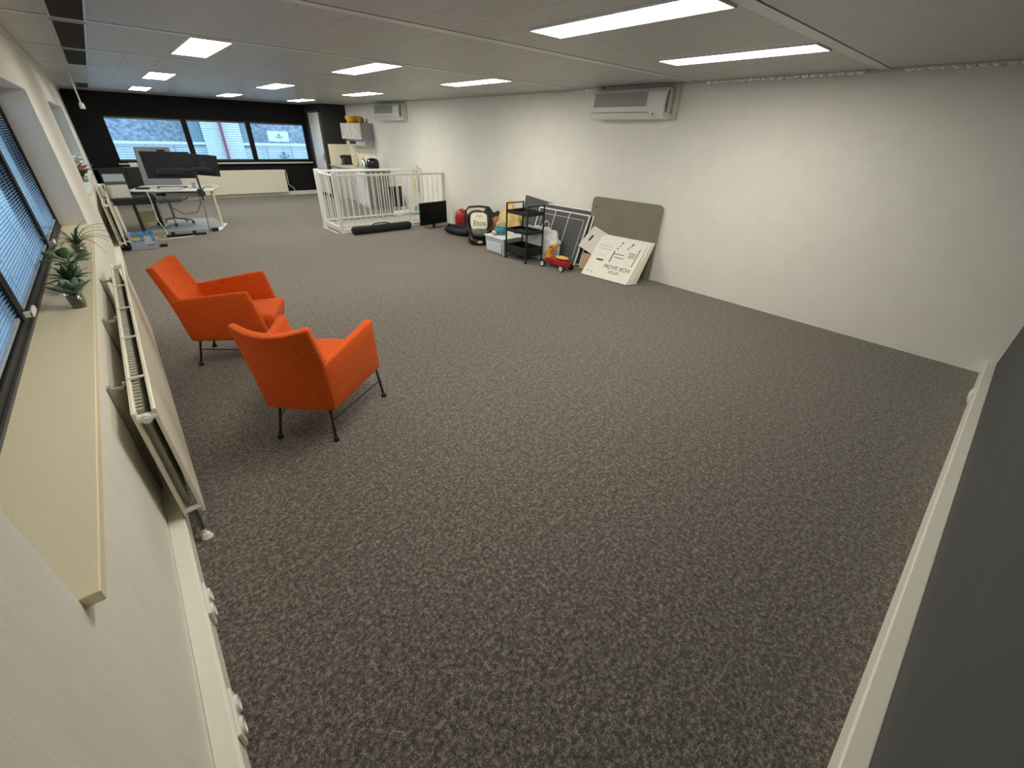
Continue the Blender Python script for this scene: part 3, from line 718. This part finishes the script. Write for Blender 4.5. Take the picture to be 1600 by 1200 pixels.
# flattened moving boxes
INK = M('ink_black', (.05, .05, .05), .8)
def flat_box(label, p0, p1, dx, hz, printed=False, mat=CARD):
    T, w, l = lean('', '', '', p0, p1, dx, hz)
    t = thing('flattened_box', label, 'cardboard box', (0, 0, 0), 0, 'flattened moving boxes'); t.matrix_world = T
    sh = B(0, w, 0, l, -.006, .006).done('sheet', mat, t, bevel=.0015)
    b = MB()
    for zz in (-.0028, .0028): b.box(w-.0003, w+.0006, .004, l-.004, zz-.0012, zz+.0012); b.box(.004, w-.004, l-.0003, l+.0006, zz-.0012, zz+.0012)
    b.done('flute_edge', KRAFT, t)
    return t, w, l
sheets = []
LB = ('white flattened moving box at the front reading MOVE BOX SOLID', 'white flattened moving box directly behind the printed front one', 'white flattened moving box third from the front of the stack', 'white flattened moving box fourth from the front, next to last', 'white flattened moving box rearmost of the straight stack')
for k in range(5):
    dx = .034*k + (.010 if k == 4 else 0); sl = .46-.02*k
    t, w, l = flat_box(LB[k], (5.105+dx, 4.285-.012*k, .007), (5.18+dx, 3.525-.012*k-(0.008 if k else 0), .007), .44-.022*k+.012*(k % 2), .475+.008*k)
    sheets.append(t)
    if k == 0:
        text('print_title', 'MOVE BOX', .085, INK, t, (w*.66, l*.27, .0066)); text('print_subtitle', 'SOLID', .062, INK, t, (w*.64, l*.165, .0066))
        b = MB()
        def mk(x0, x1, y0, y1): b.box(x0*w, x1*w, y0*l, y1*l, .006, .0068)
        mk(.425, .445, .42, .72); mk(.45, .66, .64, .655); mk(.48, .68, .56, .575); mk(.455, .475, .76, .80); mk(.485, .50, .83, .87); mk(.50, .52, .90, .96); mk(.66, .68, .80, .84); mk(.69, .705, .86, .90); mk(.71, .735, .90, .97); mk(.90, .915, .42, .86)
        for q in range(4): mk(.74, .88, .62+q*.035, .632+q*.035)
        b.done('print_marks', INK, t)
        b = MB()
        for q in range(8): mk(.07+.075*(q % 4), .105+.075*(q % 4), .70+.08*(q//4), .735+.08*(q//4))
        mk(.08, .12, .10, .14); mk(.17, .20, .09, .14); mk(.10, .30, .55, .556)
        b.done('print_marks', M('ink_light', (.55, .54, .50), .8), t)
        MB().box(.15*w, .30*w, .415*l, .455*l, .006, .0068).done('hand_hole', M('hole_brown', (.10, .085, .07), .8), t)
Ts, _, _ = lean('', '', '', (5.105+.121, 4.285, .010), (5.18+.121, 3.525, .010), .372, .50)
tb = thing('flattened_box', 'white flattened box poking out left of the stack, tilted, with a black hand hole', 'cardboard box', group='flattened moving boxes')
tb.matrix_world = Ts @ Matrix.Translation((-.35, .37, 0)) @ Matrix.Rotation(R_(-17), 4, 'Z')
B(0, .52, 0, .37, -.004, .004).done('sheet', M('grey_card', (.66, .66, .62), .7, var=.04), tb)
hh = MB(); hh.prism([(.105+.018*math.cos(R_(a)), .16+.018*math.sin(R_(a)) + (.07 if 0 <= a <= 180 else 0), .0041) for a in range(0, 360, 20)], (0, 0, .0008)); hh.done('hand_hole', DARK, tb)
t, w, l = flat_box('brown cardboard sheet on the floor left of the printed box', (5.30, 4.50, .012), (5.32, 4.10, .012), .08, .22, mat=KRAFT)

# ride-on toy
t = thing('ride_on_toy', 'red and yellow wooden ride-on toy with white wheels', 'toy', (5.03, 4.725, 0))
for x in (-.105, .105):
    for y in (-.20, .20):
        wh = MB().cyl((x-.018, y, .048), (x+.018, y, .048), .048, n=24).done('wheel', BLACKP, t, bevel=.006)
        s = -1 if x < 0 else 1
        MB().cyl((x+s*.0175, y, .048), (x+s*.021, y, .048), .034, n=20).done('hub', WHITEP, wh); MB().cyl((x+s*.021, y, .048), (x+s*.026, y, .048), .008, n=10).done('axle_cap', DGREY, wh)
MB().prism([(-.06, -.24, .06), (-.06, .15, .06), (-.06, .21, .09), (-.06, .19, .135), (-.06, .05, .15), (-.06, -.14, .155), (-.06, -.22, .15)], (.12, 0, 0)).done('body', RED, t, bevel=.012, seg=3)
MB().blob((0, -.10, .178), (.075, .125, .02), 2, .02, nu=24, nv=8).done('seat', YWOOD, t, smooth=True)
MB().prism([(-.035, .12, .12), (-.035, .21, .08), (-.035, .235, .12), (-.035, .20, .24), (-.035, .12, .32), (-.035, .05, .33), (-.035, .06, .28), (-.035, .11, .26), (-.035, .14, .20)], (.07, 0, 0)).done('steering_column', YELLOW, t, bevel=.008)
MB().cyl((-.11, .075, .315), (.12, .075, .315), .011).done('handlebar', RED, t, smooth=True)
MB().cyl((-.05, .075, .315), (.05, .075, .315), .030, n=20).done('headstock', YELLOW, t)
MB().box(.085, .10, .06, .075, .19, .31).done('tassel', WHITEP, t)

# behind the railing
t = thing('dark_screen', 'black screen leaning behind the far railing bars', 'screen', (5.40, 10.45, 0.02), R_(5)); t.rotation_euler = (R_(-10), 0, R_(8))
B(-.19, .19, 0, .03, .14, .60).done('panel', BLACKP, t, bevel=.006); B(-.13, .13, -.05, .06, .0, .03).done('foot', BLACKP, t); B(-.03, .03, 0, .03, .02, .15).done('neck', BLACKP, t)
tag(B(-.22, .22, -.16, .16, 0, .10).done('paper_stack', M('paper_white', (.8, .8, .78), .8), loc=(5.40, 10.22, 0), rot=(0, 0, .2), bevel=.01), 'white stack of papers on the floor behind the railing', 'paper stack')
tag(MB().lathe([(.07, 0), (.075, .01), (.075, .19), (.05, .22), (.02, .23)], n=20).done('blue_bucket', M('bottle_blue', (.16, .40, .50), .4), loc=(5.62, 9.98, 0), smooth=True), 'light blue tub on the floor at the railing corner', 'tub')
t = thing('shopping_bag', 'white and yellow bag hanging on the wall behind the railing', 'bag', (5.69, 10.1, .52))
B(-.025, .02, -.10, .12, 0, .36).done('body', M('bag_pale', (.76, .76, .70), .7), t, bevel=.015); B(-.028, -.024, -.04, .06, .06, .30).done('print', M('print_yellow', (.70, .66, .18), .7), t)
MB().tube([(-.01, -.08, .36), (-.01, -.06, .47), (-.01, .05, .47), (-.01, .09, .36)], .006).done('handle', DGREY, t, smooth=True)
t = thing('wall_socket', 'round white fixture on the right wall above the railing', 'socket', (XR-.001, 10.06, 1.09))
MB().lathe([(.055, 0), (.055, .012), (.045, .04), (.028, .045), (.002, .045)], T=Matrix.Rotation(R_(-90), 4, 'Y'), n=24).done('body', WHITEP, t, smooth=True)
MB().cyl((-.046, 0, 0), (-.05, 0, 0), .014).done('button', GREY, t)

# ================================================================== KITCHENETTE
t = thing('base_cabinet', 'grey concrete-look kitchen base cabinet behind the railing', 'cabinet', (5.06, 12.16, 0))
B(.03, .65, 0, 1.63, .0, .87).done('body', CONCR, t); 
for k in range(3):
    dd = B(0, .028, .01+k*.54, .54+k*.54, .10, .865).done('door', CONCR, t, bevel=.003); B(-.008, 0, .06+k*.54, .44+k*.54, .84, .85).done('handle', ALU, dd)
B(.05, .06, 0, 1.63, 0, .10).done('plinth', DGREY, t) if False else None
t = thing('refrigerator', 'white undercounter refrigerator at the near end of the kitchen', 'refrigerator', (5.06, 11.50, 0))
B(.04, .65, 0, .64, .0, .86).done('body', WHITEP, t, bevel=.004); dd = B(0, .038, .005, .635, .06, .855).done('door', M('fridge_white', (.72, .76, .80), .35), t, bevel=.006); B(-.02, 0, .02, .05, .5, .8).done('handle', ALU, dd)
B(.02, .60, -.032, -.008, 0, .86).done('end_panel', M('end_shade_grey', (.24, .24, .235), .6), t)  # shadow on the cabinet's end face is put into this grey
tag(B(0, .68, 0, 2.34, 0, .035).done('worktop', M('worktop_grey', (.50, .50, .48), .4, var=.1), loc=(5.035, 11.45, .872), bevel=.004), 'pale grey kitchen worktop', 'worktop')
b = MB(); b.box(PX+.02, XR-.001, PY-.012, PY-.001, .91, 1.40); b.box(XR-.012, XR-.001, 12.16, PY-.012, .91, 1.40); tag(b.done('splashback', CREAM), 'cream splashback above the kitchen worktop', 'splashback')
t = thing('wall_cabinet', 'concrete-look wall cabinet below the yellow bowl', 'cabinet', (5.38, 12.16, 1.54))
B(.022, .338, 0, 1.30, 0, .37).done('body', GREY, t); 
for k in range(2): B(0, .02, .003+k*.65, .647+k*.65, .003, .367).done('door', CONCR, t, bevel=.002)
t = thing('range_hood', 'slim grey range hood under the wall cabinet', 'range hood', (5.45, 12.18, 1.40))
B(0, .268, 0, 1.2, 0, .138).done('body', M('hood_steel', (.42, .42, .42), .4), t, bevel=.004); B(-.004, 0, .55, .95, .03, .10).done('control_panel', BLACKP, t)
for yy in (.06, .10): MB().cyl((yy+.02, .001, .08), (yy+.02, -.004, .08), .010).done('knob', BLACKP, t)
t = thing('bowl', 'yellow bowl on top of the wall cabinet', 'bowl', (5.52, 12.92, 1.911))
MB().lathe([(.10, 0), (.14, .03), (.175, .10), (.18, .16), (.172, .16), (.13, .04), (.002, .02)], n=28).done('bowl_body', M('bowl_yellow', (.80, .42, .02), .35), t, smooth=True)
tag(MB().lathe([(.06, 0), (.08, .05), (.075, .12), (.07, .12), (.05, .01), (.002, .01)]).done('orange_pot', M('pot_orange', (.35, .18, .08), .5), loc=(5.58, 12.52, 1.911), smooth=True), 'brown pot beside the yellow bowl on the cabinet', 'pot')
t = thing('air_fryer', 'glossy black air fryer at the end of the worktop', 'air fryer', (5.40, 11.72, .907))
MB().lathe([(.12, 0), (.145, .03), (.155, .10), (.15, .17), (.125, .225), (.07, .245), (.002, .247)], n=28).done('body', M('gloss_black', (.01, .01, .012), .12), t, smooth=True)
MB().box(-.20, -.13, -.03, .03, .06, .09).done('handle', BLACKP, t, bevel=.01); MB().blob((-.11, -.05, .18), (.035, .03, .025), 3, 0).done('dial', CHROME, t, smooth=True)
t = thing('kettle', 'steel kettle left of the black air fryer', 'kettle', (5.30, 12.02, .907))
MB().lathe([(.075, 0), (.08, .02), (.07, .14), (.05, .19), (.02, .205), (.002, .205)], n=24).done('body', CHROME, t, smooth=True)
MB().tube([(0, .07, .17), (0, .13, .2), (0, .14, .12), (0, .08, .05)], .010).done('handle', BLACKP, t, smooth=True)
MB().tube([(0, -.03, .18), (0, -.02, .25), (0, .04, .26), (0, .06, .19)], .008).done('lid_handle', CHROME, t, smooth=True)
tag(MB().blob((0, 0, .055), (.06, .07, .06), 3, .1, zmin=0).done('yellow_cloth', M('cloth_yellow', (.65, .58, .18), .8), loc=(5.28, 12.48, .907), smooth=True), 'yellow cloth on the worktop between kettle and tap', 'cloth')
t = thing('kitchen_tap', 'chrome gooseneck kitchen tap', 'tap', (5.55, 12.98, .907))
MB().cyl((0, 0, 0), (0, 0, .05), .022).done('base', CHROME, t); MB().tube([(0, 0, .04), (0, 0, .20), (-.02, 0, .25), (-.07, 0, .27), (-.12, 0, .24), (-.13, 0, .19)], .011).done('spout', CHROME, t, smooth=True)
MB().tube([(0, -.02, .04), (0, -.07, .06), (0, -.10, .10)], .007).done('lever', CHROME, t, smooth=True)
t = thing('coffee_machine', 'black coffee machine at the far end of the worktop', 'coffee machine', (5.40, 13.45, .907))
B(-.10, .12, -.11, .11, 0, .24).done('body', BLACKP, t, bevel=.015); B(-.15, -.10, -.09, .09, 0, .03).done('drip_tray', DGREY, t); B(-.15, -.10, -.06, .06, .16, .23).done('brew_head', BLACKP, t, bevel=.01)

# ================================================================== AIR CONDITIONERS
def aircon(label, y0, y1):
    t = thing('air_conditioner', label, 'air conditioner', (XR, y0, 1.97), 0, 'air conditioners on the right wall'); l = y1-y0
    prof = [(-.002, .02), (-.06, 0), (-.16, .004), (-.195, .05), (-.205, .16), (-.19, .28), (-.15, .325), (-.002, .325)]
    MB().prism([(x, 0, z) for x, z in prof], (0, l, 0)).done('body', WHITEP, t, bevel=.012, seg=3)
    b = MB()
    T = frame_T((-.2045, .25, .135), (0, 1, 0), (.015, 0, .15))
    b.box(0, l-.31, 0, .15, -.004, .0045, T)
    g = b.done('intake_grille', M('grille_grey', (.36, .37, .37), .6), t)
    b = MB()
    for k in range(26): b.box(.01+k*(l-.33)/26, .014+k*(l-.33)/26, .002, .148, -.006, -.0035, T)
    b.done('grille_bars', M('grille_light', (.48, .49, .49), .6), g)
    MB().box(-.2035, -.199, .20, l-.03, .070, .075).done('louvre_gap', DARK, t)
    T2 = frame_T((-.165, .16, .0), (0, 1, 0), (-.035, 0, .055))
    b = MB(); b.box(0, l-.20, .004, .062, -.004, .006, T2); b.done('louvre', WHITEM, t, bevel=.003)
    MB().cyl((-.198, .14, .055), (-.203, .14, .055), .009, n=12).done('indicator', BLACKP, t)
    MB().prism([(-.16, -.004, .07), (-.175, -.004, .13), (-.15, -.004, .30), (-.12, -.004, .30), (-.12, -.004, .08)], (0, .006, 0)).done('side_vent', M('vent_taupe', (.22, .20, .17), .6), t)
    b = MB(); b.box(-.055, -.002, -.085, -.025, .03, .365); b.box(-.055, -.002, -.085, .03, .0, .06); b.done('pipe_cover', M('duct_cream', (.62, .60, .52), .5), t, bevel=.012, seg=3)
    return t
aircon('larger white wall air conditioner, nearer one on the right wall', 3.66, 4.80)
aircon('smaller-looking far white air conditioner beside the kitchen', 10.36, 11.60)

# ================================================================== DESK CORNER
DA = R_(-19)
t = thing('desk', 'white sit-stand desk carrying the two monitors', 'desk', (1.09, 10.80, 0), DA)
w, l, r = 1.25, .84, .12; P = []
for cx, cy, a0 in ((w/2-r, -l/2+r, -90), (w/2-r, l/2-r, 0), (-w/2+r, l/2-r, 90), (-w/2+r, -l/2+r, 180)):
    for k in range(7): a = R_(a0+15*k); P.append((cx+r*math.cos(a), cy+r*math.sin(a), .705))
MB().prism(P, (0, 0, .025)).done('desktop', M('desk_white', (.78, .78, .75), .35), t, bevel=.004)
for s in (1,):
    lg = MB().cyl((s*.53, .02, .03), (s*.53, .02, .40), .034, n=20).cyl((s*.53, .02, .40), (s*.53, .02, .70), .028, n=20).done('leg', M('desk_leg', (.72, .70, .62), .4), t, smooth=False)
    B(s*.53-.04, s*.53+.04, -.34, .36, 0, .028).done('foot', WHITEM, lg, bevel=.01)
lg = MB().cyl((-.50, .38, .03), (-.50, .38, .70), .028, n=20).done('leg', M('desk_leg', (.72, .70, .62), .4), t)
B(-.53, -.47, .18, .56, 0, .028).done('foot', WHITEM, lg, bevel=.01)
B(-.40, .56, .19, .25, .66, .70).done('crossbeam', WHITEM, t)
B(-.15, .35, -.20, .15, .60, .66).done('cable_tray', GREY, t)
Dm = Matrix.Translation((1.09, 10.80, 0)) @ Matrix.Rotation(DA, 4, 'Z')
def on_desk(x, y, z=.73): return tuple(Dm @ Vector((x, y, z)))
t = thing('monitor_mount', 'black dual monitor pole clamped to the desk edge', 'monitor mount', on_desk(.45, -.37), DA)
MB().cyl((0, 0, 0), (0, 0, .42), .017).done('pole', BLACKM, t); B(-.045, .045, -.085, .045, -.10, .015).done('clamp', BLACKM, t, bevel=.004)
MB().cyl((0, -.055, -.10), (0, -.055, -.17), .012).done('clamp_screw', BLACKM, t)
MB().box(-.46, 0, -.02, .02, .30, .34).done('arm', BLACKM, t, bevel=.006); MB().box(0, .26, -.02, .02, .32, .36).done('arm', BLACKM, t, bevel=.006)
def monitor(label, loc, rz, w, h, zb):
    t = thing('monitor', label, 'monitor', loc, rz, 'monitors on the desk')
    B(-w/2, w/2, 0, .022, zb, zb+h).done('housing', M('monitor_back', (.012, .013, .015), .6, spec=.3), t, bevel=.005)
    B(-w*.30, w*.32, -.028, 0, zb+.06, zb+h*.42).done('rear_bulge', BLACKP, t, bevel=.014)
    B(-w/2+.008, w/2-.008, .0215, .024, zb+.01, zb+h-.01).done('screen', M('screen_black', (.004, .004, .005), .4, var=.1, spec=.15), t); return t
monitor('wide dark monitor seen from behind, left of the pair', on_desk(.06, -.28, 0), DA+R_(4), .71, .42, .905)
m2 = monitor('smaller tilted dark monitor seen from behind, right of the pair', on_desk(.52, -.25, 0), DA-R_(6), .44, .34, .95)
MB().cyl((0, -.035, 1.12), (0, -.029, 1.12), .075, n=24).done('fan_cover', M('cover_black', (.01, .01, .01), .5), m2)
for ch in [q for q in bpy.data.objects if q.parent == m2]: ch.location.z = 0
m2.rotation_euler = (0, R_(4), DA-R_(6))
t = thing('webcam', 'small black webcam on top of the wide monitor', 'webcam', on_desk(.02, -.27, 1.327), DA); B(-.06, .06, -.02, .02, 0, .03).done('body', BLACKP, t, bevel=.006); B(-.02, .02, -.03, -.012, -.04, .0).done('clip', BLACKP, t)
tag(B(-.22, .22, -.07, .07, 0, .018).done('keyboard', BLACKP, loc=on_desk(-.06, .0, .7315), rot=(0, 0, DA), bevel=.004), 'black keyboard on the white desk', 'keyboard')
tag(B(-.18, .18, -.12, .12, 0, .02).done('laptop', M('laptop_silver', (.45, .45, .45), .4), loc=on_desk(-.02, -.28, .7315), rot=(0, 0, DA), bevel=.004), 'closed silver laptop lying under the wide monitor', 'laptop')
tag(B(-.10, .10, -.03, .03, 0, .03).done('docking_station', BLACKP, loc=on_desk(-.44, -.26, .7315), rot=(0, 0, DA), bevel=.006), 'black dock at the left end of the desk', 'dock')
tag(B(-.15, .15, -.10, .10, 0, .004).done('paper_sheet', M('paper_white', (.8, .8, .78), .8), loc=on_desk(.30, .15, .7315), rot=(0, 0, DA-.4)), 'white paper sheets lying on the desk', 'paper')
tag(MB().lathe([(.03, 0), (.033, .09), (.029, .09), (.026, .008), (.002, .008)]).done('drinking_glass', PGLASS, loc=on_desk(.30, -.10, .7315), smooth=True), 'clear drinking glass beside the monitor pole', 'glass')
tag(MB().tube([(-.07, 0, .012), (0, .06, .012), (.07, 0, .012), (.02, -.05, .012)], .010).done('headset', M('headset_cream', (.6, .57, .5), .5), loc=on_desk(.50, .0, .7315), smooth=True), 'pale coiled headset on the right end of the desk', 'headset')

# office chair
t = thing('office_chair', 'grey office chair behind the desk, headrest above the monitors', 'office chair', (.94, 11.50, .0), R_(172))
for k in range(5):
    a = R_(72*k+20); e = Vector((math.cos(a)*.30, math.sin(a)*.30, .075))
    lg = MB().tube([(0, 0, .12), e*.5+Vector((0, 0, .055)), e], .016).done('base_arm', M('base_grey', (.33, .32, .30), .4, .5), t, smooth=True)
    MB().cyl((e.x-.02, e.y, .032), (e.x+.02, e.y, .032), .028, n=14).done('caster', DGREY, lg)
MB().cyl((0, 0, .10), (0, 0, .42), .025).done('gas_lift', M('lift_grey', (.3, .3, .29), .4, .5), t)
MB().slab(lambda u, v: ((u-.5)*.50, (v-.5)*.48, .50-.02*math.cos(6.28*v)), lambda u, v: ((u-.5)*.46, (v-.5)*.44, .42), 6, 6).done('seat', GREYF, t, bevel=.03, seg=3, smooth=True)
def bk(u, v): a = (u-.5)*2; return (a*(.31-.03*v*v), -.25-.16*v+.05*a*a*0-.05*(1-a*a), .55+.80*v)
def bk2(u, v): p = bk(u, v); return (p[0]*.97, p[1]+.055, p[2])
MB().slab(bk, bk2, 8, 8).done('backrest', M('chair_grey', (.33, .36, .36), .85, var=.06), t, bevel=.02, seg=3, smooth=True)
B(-.03, .03, -.30, .0, .38, .42).done('back_support', DGREY, t)
for s in (-1, 1): MB().tube([(s*.24, 0, .44), (s*.31, 0, .46), (s*.32, 0, .64)], .014).done('armrest_post', DGREY, t); B(s*.32-.04, s*.32+.04, -.12, .12, .64, .67).done('armrest', DGREY, t, bevel=.012)
# transparent floor mat
mt = plastic_clear('mat_clear', (.55, .57, .56), .55)
o = MB().prism([(-.62, -.52, 0), (.60, -.52, 0), (.72, .0, 0), (.55, .85, 0), (-.55, .85, 0)], (0, 0, .004)).done('chair_mat', mt, loc=(1.0, 11.15, .001), rot=(0, 0, R_(-6))); tag(o, 'translucent chair mat under the office chair and desk', 'mat')

# black side table with printer
t = thing('side_table', 'low black table under the printer', 'table', (.10, 10.62, 0))
B(0, .62, 0, .50, .565, .60).done('tabletop', M('table_black', (.020, .020, .022), .4), t, bevel=.004)
B(.01, .61, .01, .49, .50, .564).done('apron', BLACKM, t)
for x, y in ((.25, .02), (.56, .43)): B(x, x+.05, y, y+.05, 0, .50).done('leg', BLACKM, t)
for y in (.02, .43): B(.005, .04, y, y+.05, 0, .50).done('leg', TRUNKW, t)
t = thing('printer', 'light grey multifunction printer with dark band on the black table', 'printer', (.115, 10.63, .601))
B(0, .28, 0, .36, 0, .22).done('body', M('printer_grey', (.52, .53, .52), .5), t, bevel=.012)
B(.0, .28, .005, .36, .221, .265).done('scanner_unit', M('printer_band', (.075, .078, .085), .4), t, bevel=.008)
MB().prism([(.0, .05, .266), (.0, .36, .266), (.0, .36, .36), (.0, .22, .36)], (.28, 0, 0)).done('document_feeder', M('feeder_grey', (.38, .39, .39), .5), t, bevel=.008)
B(.03, .25, -.012, .002, .02, .19).done('paper_tray', M('printer_tray', (.60, .60, .58), .5), t, bevel=.004)
tag(B(-.16, .16, 0, .02, 0, .22).done('folder', M('folder_yellow', (.62, .60, .35), .7), loc=(.55, 11.75, .02), rot=(R_(-8), 0, .1)), 'pale yellow folder standing under the desk', 'folder')
# pots between wall and printer
t = thing('jar', 'pale jar on the radiator beside the printer', 'jar', (.05, 9.75, .733)); MB().lathe([(.03, 0), (.035, .02), (.033, .12), (.02, .14), (.002, .14)]).done('body', M('jar_cream', (.5, .48, .36), .4), t, smooth=True); MB().lathe([(.024, .141), (.03, .145), (.022, .18), (.002, .185)]).done('lid', TRUNK, t, smooth=True)
# floor clutter
t = thing('picture_box', 'flat boxed puzzle with blue and yellow picture leaning on the floor clutter', 'box', (.29, 9.25, .004), R_(-3)); t.rotation_euler = (R_(-14), 0, R_(-3))
B(-.165, .165, 0, .045, 0, .27).done('box_body', M('puzzle_sky', (.30, .34, .42), .5), t, bevel=.003)
b = MB(); b.box(-.12, .165, -.0016, -.0004, .12, .27); b.done('picture_blue', M('pic_blue', (.07, .22, .46), .5, var=.6, scale=14), t)
b = MB(); b.blob((-.07, -.001, .165), (.075, .0012, .03), 4, .25, nu=16, nv=8); b.done('picture_yellow', M('pic_yellow', (.55, .45, .04), .5), t)
b = MB(); b.blob((.07, -.001, .15), (.07, .001, .07), 9, .5, nu=16, nv=8); b.done('picture_cloud', M('pic_cloud', (.42, .47, .56), .5), t)
b = MB(); b.box(.05, .13, -.0022, -.0008, .055, .068); b.done('picture_caption', M('pic_red', (.16, .03, .05), .5), t)
t = thing('cable_pile', 'pile of black and white cables beside the picture box', 'cables', (.085, 9.45, 0))
MB().blob((0, 0, .09), (.05, .20, .10), 31, .4, zmin=.001).done('black_coil', BLACKF, t, smooth=True)
b = MB(); b.tube([(.02+.04*math.cos(k*.7), -.12+.09*math.sin(k*.7), .14+.015*math.sin(k*1.3)) for k in range(20)], .005); b.done('white_cable', WHITEP, t, smooth=True)
tag(B(-.05, .05, -.03, .03, 0, .045).done('power_adapter', BLACKP, loc=(.535, 9.35, 0), bevel=.008), 'black power adapter on the carpet right of the picture box', 'adapter')
t = thing('power_strip', 'long black and white power strip on the carpet before the desk', 'power strip', (.95, 10.12, 0), R_(-4))
B(-.30, .30, -.03, .03, 0, .04).done('body', BLACKP, t, bevel=.006); B(-.34, .32, .03, .045, 0, .02).done('white_edge', WHITEP, t)
for x in (-.2, .12): B(x-.03, x+.03, -.025, .025, .04, .08).done('plug', BLACKP, t, bevel=.006)
tag(B(-.05, .05, -.04, .04, 0, .06).done('power_brick', BLACKP, loc=(1.42, 10.33, 0), rot=(0, 0, .4), bevel=.008), 'black power brick near the desk foot', 'adapter')
tag(MB().tube([on_desk(-.35, -.43, .72), on_desk(-.33, -.46, .55), (.62, 10.45, .25), (.68, 10.25, .06), (.66, 10.18, .045)], .006).done('white_desk_cable', WHITEP, smooth=True), 'white cable dropping from the desk to the power strip', 'cable')
tag(MB().tube([on_desk(-.2, -.2, .60), on_desk(-.1, -.38, .45), on_desk(.1, -.45, .33), on_desk(.3, -.42, .36), on_desk(.40, -.40, .52), on_desk(.40, -.42, .60)], .006).done('black_desk_cable', BLACKP, smooth=True), 'black cable looping below the desk', 'cable')
tag(MB().tube([on_desk(.40, -.44, .56), on_desk(.44, -.47, .40), on_desk(.42, -.50, .15), (1.33, 10.24, .03), (1.30, 10.20, .01)], .005).done('hanging_cable', BLACKP, smooth=True), 'thin dark cable hanging below the monitor clamp', 'cable')
tag(MB().tube([(.52, 10.2, .006), (.42, 10.1, .006), (.55, 9.95, .006), (.85, 9.97, .006), (1.05, 10.04, .006)], .006).done('floor_cable', WHITEP, smooth=True), 'white cable curling in front of the power strip', 'cable')
# black cabinet below the far window
t = thing('low_cabinet', 'black low cabinet in the far left corner', 'cabinet', (.03, 14.72, 0)); B(0, 1.0, .02, .46, 0, .82).done('body', BLACKP, t)
for k in range(2): dd = B(.005+k*.5, .495+k*.5, 0, .019, .03, .81).done('door', M('cab_black', (.012, .012, .013), .5), t, bevel=.003); MB().cyl((.44 if k == 0 else .56, 0, .5), (.44 if k == 0 else .56, -.02, .5), .01).done('knob', DGREY, dd)
tag(B(-.07, .07, -.05, .05, 0, .09).done('tissue_box', WHITEP, loc=(.72, 14.92, .821), bevel=.006), 'small pale box on the black corner cabinet', 'box')
tag(B(-.15, .15, -.10, .10, 0, .03).done('paper_pile', M('paper_white', (.8, .8, .78), .8), loc=(.84, 14.90, .821) if False else (.93, 15.02, .821), rot=(0, 0, .2)), 'white paper pile on the black corner cabinet', 'paper stack')
# hanging pull cord
t = thing('pull_cord', 'pale pull cord hanging from the ceiling before the dark far wall', 'pull cord', (.235, 10.3, H))
MB().cyl((0, 0, -.007), (0, 0, -.36), .009, n=8).done('cord', TRUNK, t); MB().lathe([(.012, 0), (.028, -.012), (.034, -.075), (.026, -.085), (.002, -.085)], (0, 0, -.36)).done('handle', TRUNK, t, smooth=True)
